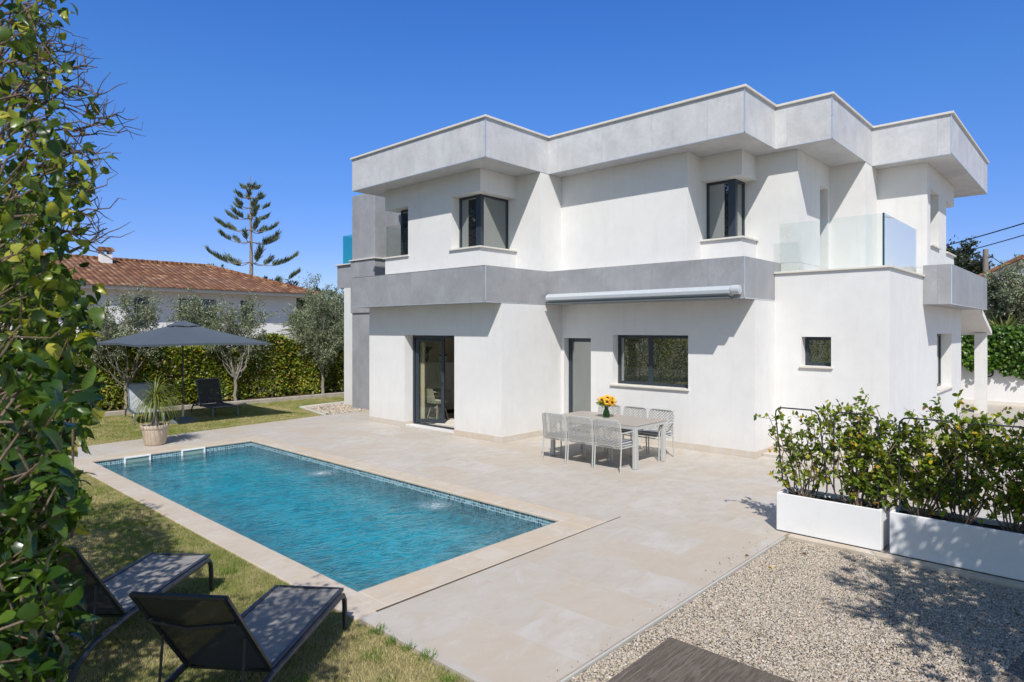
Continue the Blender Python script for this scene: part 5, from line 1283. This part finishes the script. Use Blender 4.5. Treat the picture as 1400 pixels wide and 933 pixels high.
for i, c in enumerate(C):
    dn = .10 + .90 * float(np.clip((3.05 - c[2]) / .75, 0, 1))
    m_ = int(rng.integers(3, 8) * (dn + .15)) + 1
    Pp = c[None] + rng.normal(size=(m_, 3)) * .035; D = rdir(m_, -.5, rng)
    parts.append(leaves(Pp, D, rdir(m_, .2, rng) + np.array([-.5, -.4, .5]), np.clip(rng.lognormal(-3.12, .32, m_), .02, .075), rng.uniform(.018, .044, m_), True, .2))
    if i % 3 == 0:
        st = c + np.array([rng.normal(-.22, .1), rng.normal(.12, .1), -rng.uniform(.1, .5)]); mb.tube(curve(st, c, 6, .05, .04, rng), np.linspace(.0045, .0016, 6), 5)
# bare twigs reaching out over the sky
for (u0, v0, u1, v1) in ((20, 88, 118, 92), (0, 118, 130, 128), (10, 150, 158, 156), (30, 190, 160, 182), (60, 212, 150, 208), (80, 300, 135, 286), (70, 322, 122, 322), (95, 345, 138, 333), (115, 160, 130, 132), (30, 60, 88, 72), (0, 20, 70, 4), (60, 330, 128, 312), (20, 210, 112, 240), (100, 180, 162, 158), (0, 128, 120, 155), (0, 60, 100, 96), (30, 8, 62, 60), (10, 170, 128, 172), (0, 205, 110, 196), (40, 230, 120, 224), (20, 270, 118, 262), (0, 100, 90, 60), (50, 140, 126, 118), (64, 190, 132, 226), (84, 250, 124, 276), (0, 36, 60, 30), (16, 120, 84, 210), (40, 96, 108, 104)):
    f = rng.uniform(1.95, 2.35); a = at(u0, v0, f + .05); b_ = at(u1, v1, f); p = curve(a, b_, 8, .04, .03, rng); mb.tube(p, np.linspace(.0055, .0016, 8), 5)
    for s in range(9):
        q = p[rng.integers(1, 8)]; d = unit(np.array([.5, -.5, .3]) + rng.normal(size=3) * .7); mb.tube(curve(q, q + d * rng.uniform(.04, .13), 4, 0, .08, rng), [.0022, .0018, .0014, .0007], 4)
    m_ = 3; i = rng.integers(1, 6, m_); parts.append(leaves(p[i], rdir(m_, -.4, rng), rdir(m_, .5, rng), rng.uniform(.03, .055, m_), rng.uniform(.02, .035, m_), True, .2))
mb.build('stems', M['twig'], t, smooth=True); V, F = joinVF(parts); tri_mesh('foliage', V, F, M['vine'], t, True)
# the long boundary hedge that runs on along the lawn (throws the shade on it, and shows in the window panes)
t = thing('boundary_hedge', 'tall green boundary hedge along the left side of the lawn', 'hedge', (0, 9, 0))
n = 60000; y = rng.uniform(3.6, 19.5, n); top = 2.8 + .9 * np.exp(-((y - 6.2) / 2.6) ** 2) + .3 * np.sin(y * .9) + .25 * np.sin(y * 2.6 + 1); z = rng.beta(1.4, 1., n) * top; face = .38 + .16 * np.sin(y * 2.1) + .12 * np.sin(z * 3 + y) - .5 * np.clip((5.0 - y) / 1.4, 0, 1) - .1 * (y > 9) + .2 * np.exp(-((y - 6.4) / 1.8) ** 2)
x = face - np.abs(rng.normal(0, .34, n)); keep = (np.sin(y * 3 + z * 2.2) * .5 + rng.normal(0, .5, n)) > -.7
x, y, z = x[keep], y[keep], z[keep]; m_ = len(x)
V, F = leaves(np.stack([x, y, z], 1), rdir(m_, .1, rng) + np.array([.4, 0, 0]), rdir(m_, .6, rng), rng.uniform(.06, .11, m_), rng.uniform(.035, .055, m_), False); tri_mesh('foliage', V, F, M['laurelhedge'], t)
mb = MB()
for k in range(70):
    y0 = rng.uniform(3.7, 19.3); mb.tube(curve((-.1, y0, -.05), (.0 + rng.normal(0, .2), y0 + rng.normal(0, .3), rng.uniform(1.6, 2.6)), 6, 0, .03, rng), np.linspace(.025, .006, 6), 5)
mb.build('stems', M['darkbark'], t)
# trees standing beside and behind the photographer, known from their shadows on gravel and lawn
tree('shade_tree', 'leafy tree outside the right edge that shades the gravel', 'tree', (4.2, -1.9, -.03), 1.6, .14, clump_set(30, 1.4, 1.4, 2.0, 5.0, .52, 51, .2), M['darktree'], M['darkbark'], (.12, .05), 16, 26, .5, None, 51)
tree('shade_tree', 'second leafy tree outside the right edge beside the drive', 'tree', (6.0, -1.75, -.02), 1.4, .14, clump_set(34, 1.5, 1.4, 1.8, 4.8, .55, 52, .2), M['darktree'], M['darkbark'], (.12, .05), 16, 26, .5, None, 52)

for k, (x, y, h, r) in enumerate(((-6.5, 14.3, 11.5, 2.4), (-6.0, 19.0, 10, 2.0), (-5.6, 27.5, 12.5, 2.6), (-8.0, 31, 12.5, 2.4), (-5.6, 34.6, 12.5, 2.4))):
    tree('tall_tree', 'tall dark tree far left outside the frame, %s along the boundary' % ('second', 'third', 'fourth', 'fifth', 'last')[k], 'tree', (x, y, -.06), 3, .22, clump_set(60, r, r, 2.2, h - .5, .8, 60 + k, .2), M['darktree'], M['darkbark'], (.30, .16), 16, 30, .5, 'tall trees beyond the boundary hedge', 60 + k)

# dry leaves blown onto the gravel
for k, (u, v, lb) in enumerate(((1120, 742, 'yellow fallen leaf on the gravel, farthest of the two yellow ones'), (1051, 773, 'yellow fallen leaf lying alone on the sunlit gravel'), (1098, 756, 'brown fallen leaf on gravel near the planter corner'), (1391, 840, 'brown fallen leaf on shaded gravel at the right edge'), (1298, 803, 'dark fallen leaf on shaded gravel below the long planter'), (1024, 760, 'dark dry leaf on the pale kerb beside the gravel'))):
    x, y = W(u, v); a = RNG.uniform(0, 6.28)
    V, F = leaves(np.array([[x, y, -.012 if k < 5 else .006]]), np.array([[cos(a), sin(a), .12]]), np.array([[.1, -.1, 1.]]), .06, .035, True, .25)
    o = tri_mesh('fallen_leaf', V, F, M['yellowleaf'] if k < 2 else M['brownleaf']); tag(o, lb, 'leaf', 'fallen leaves on the gravel')
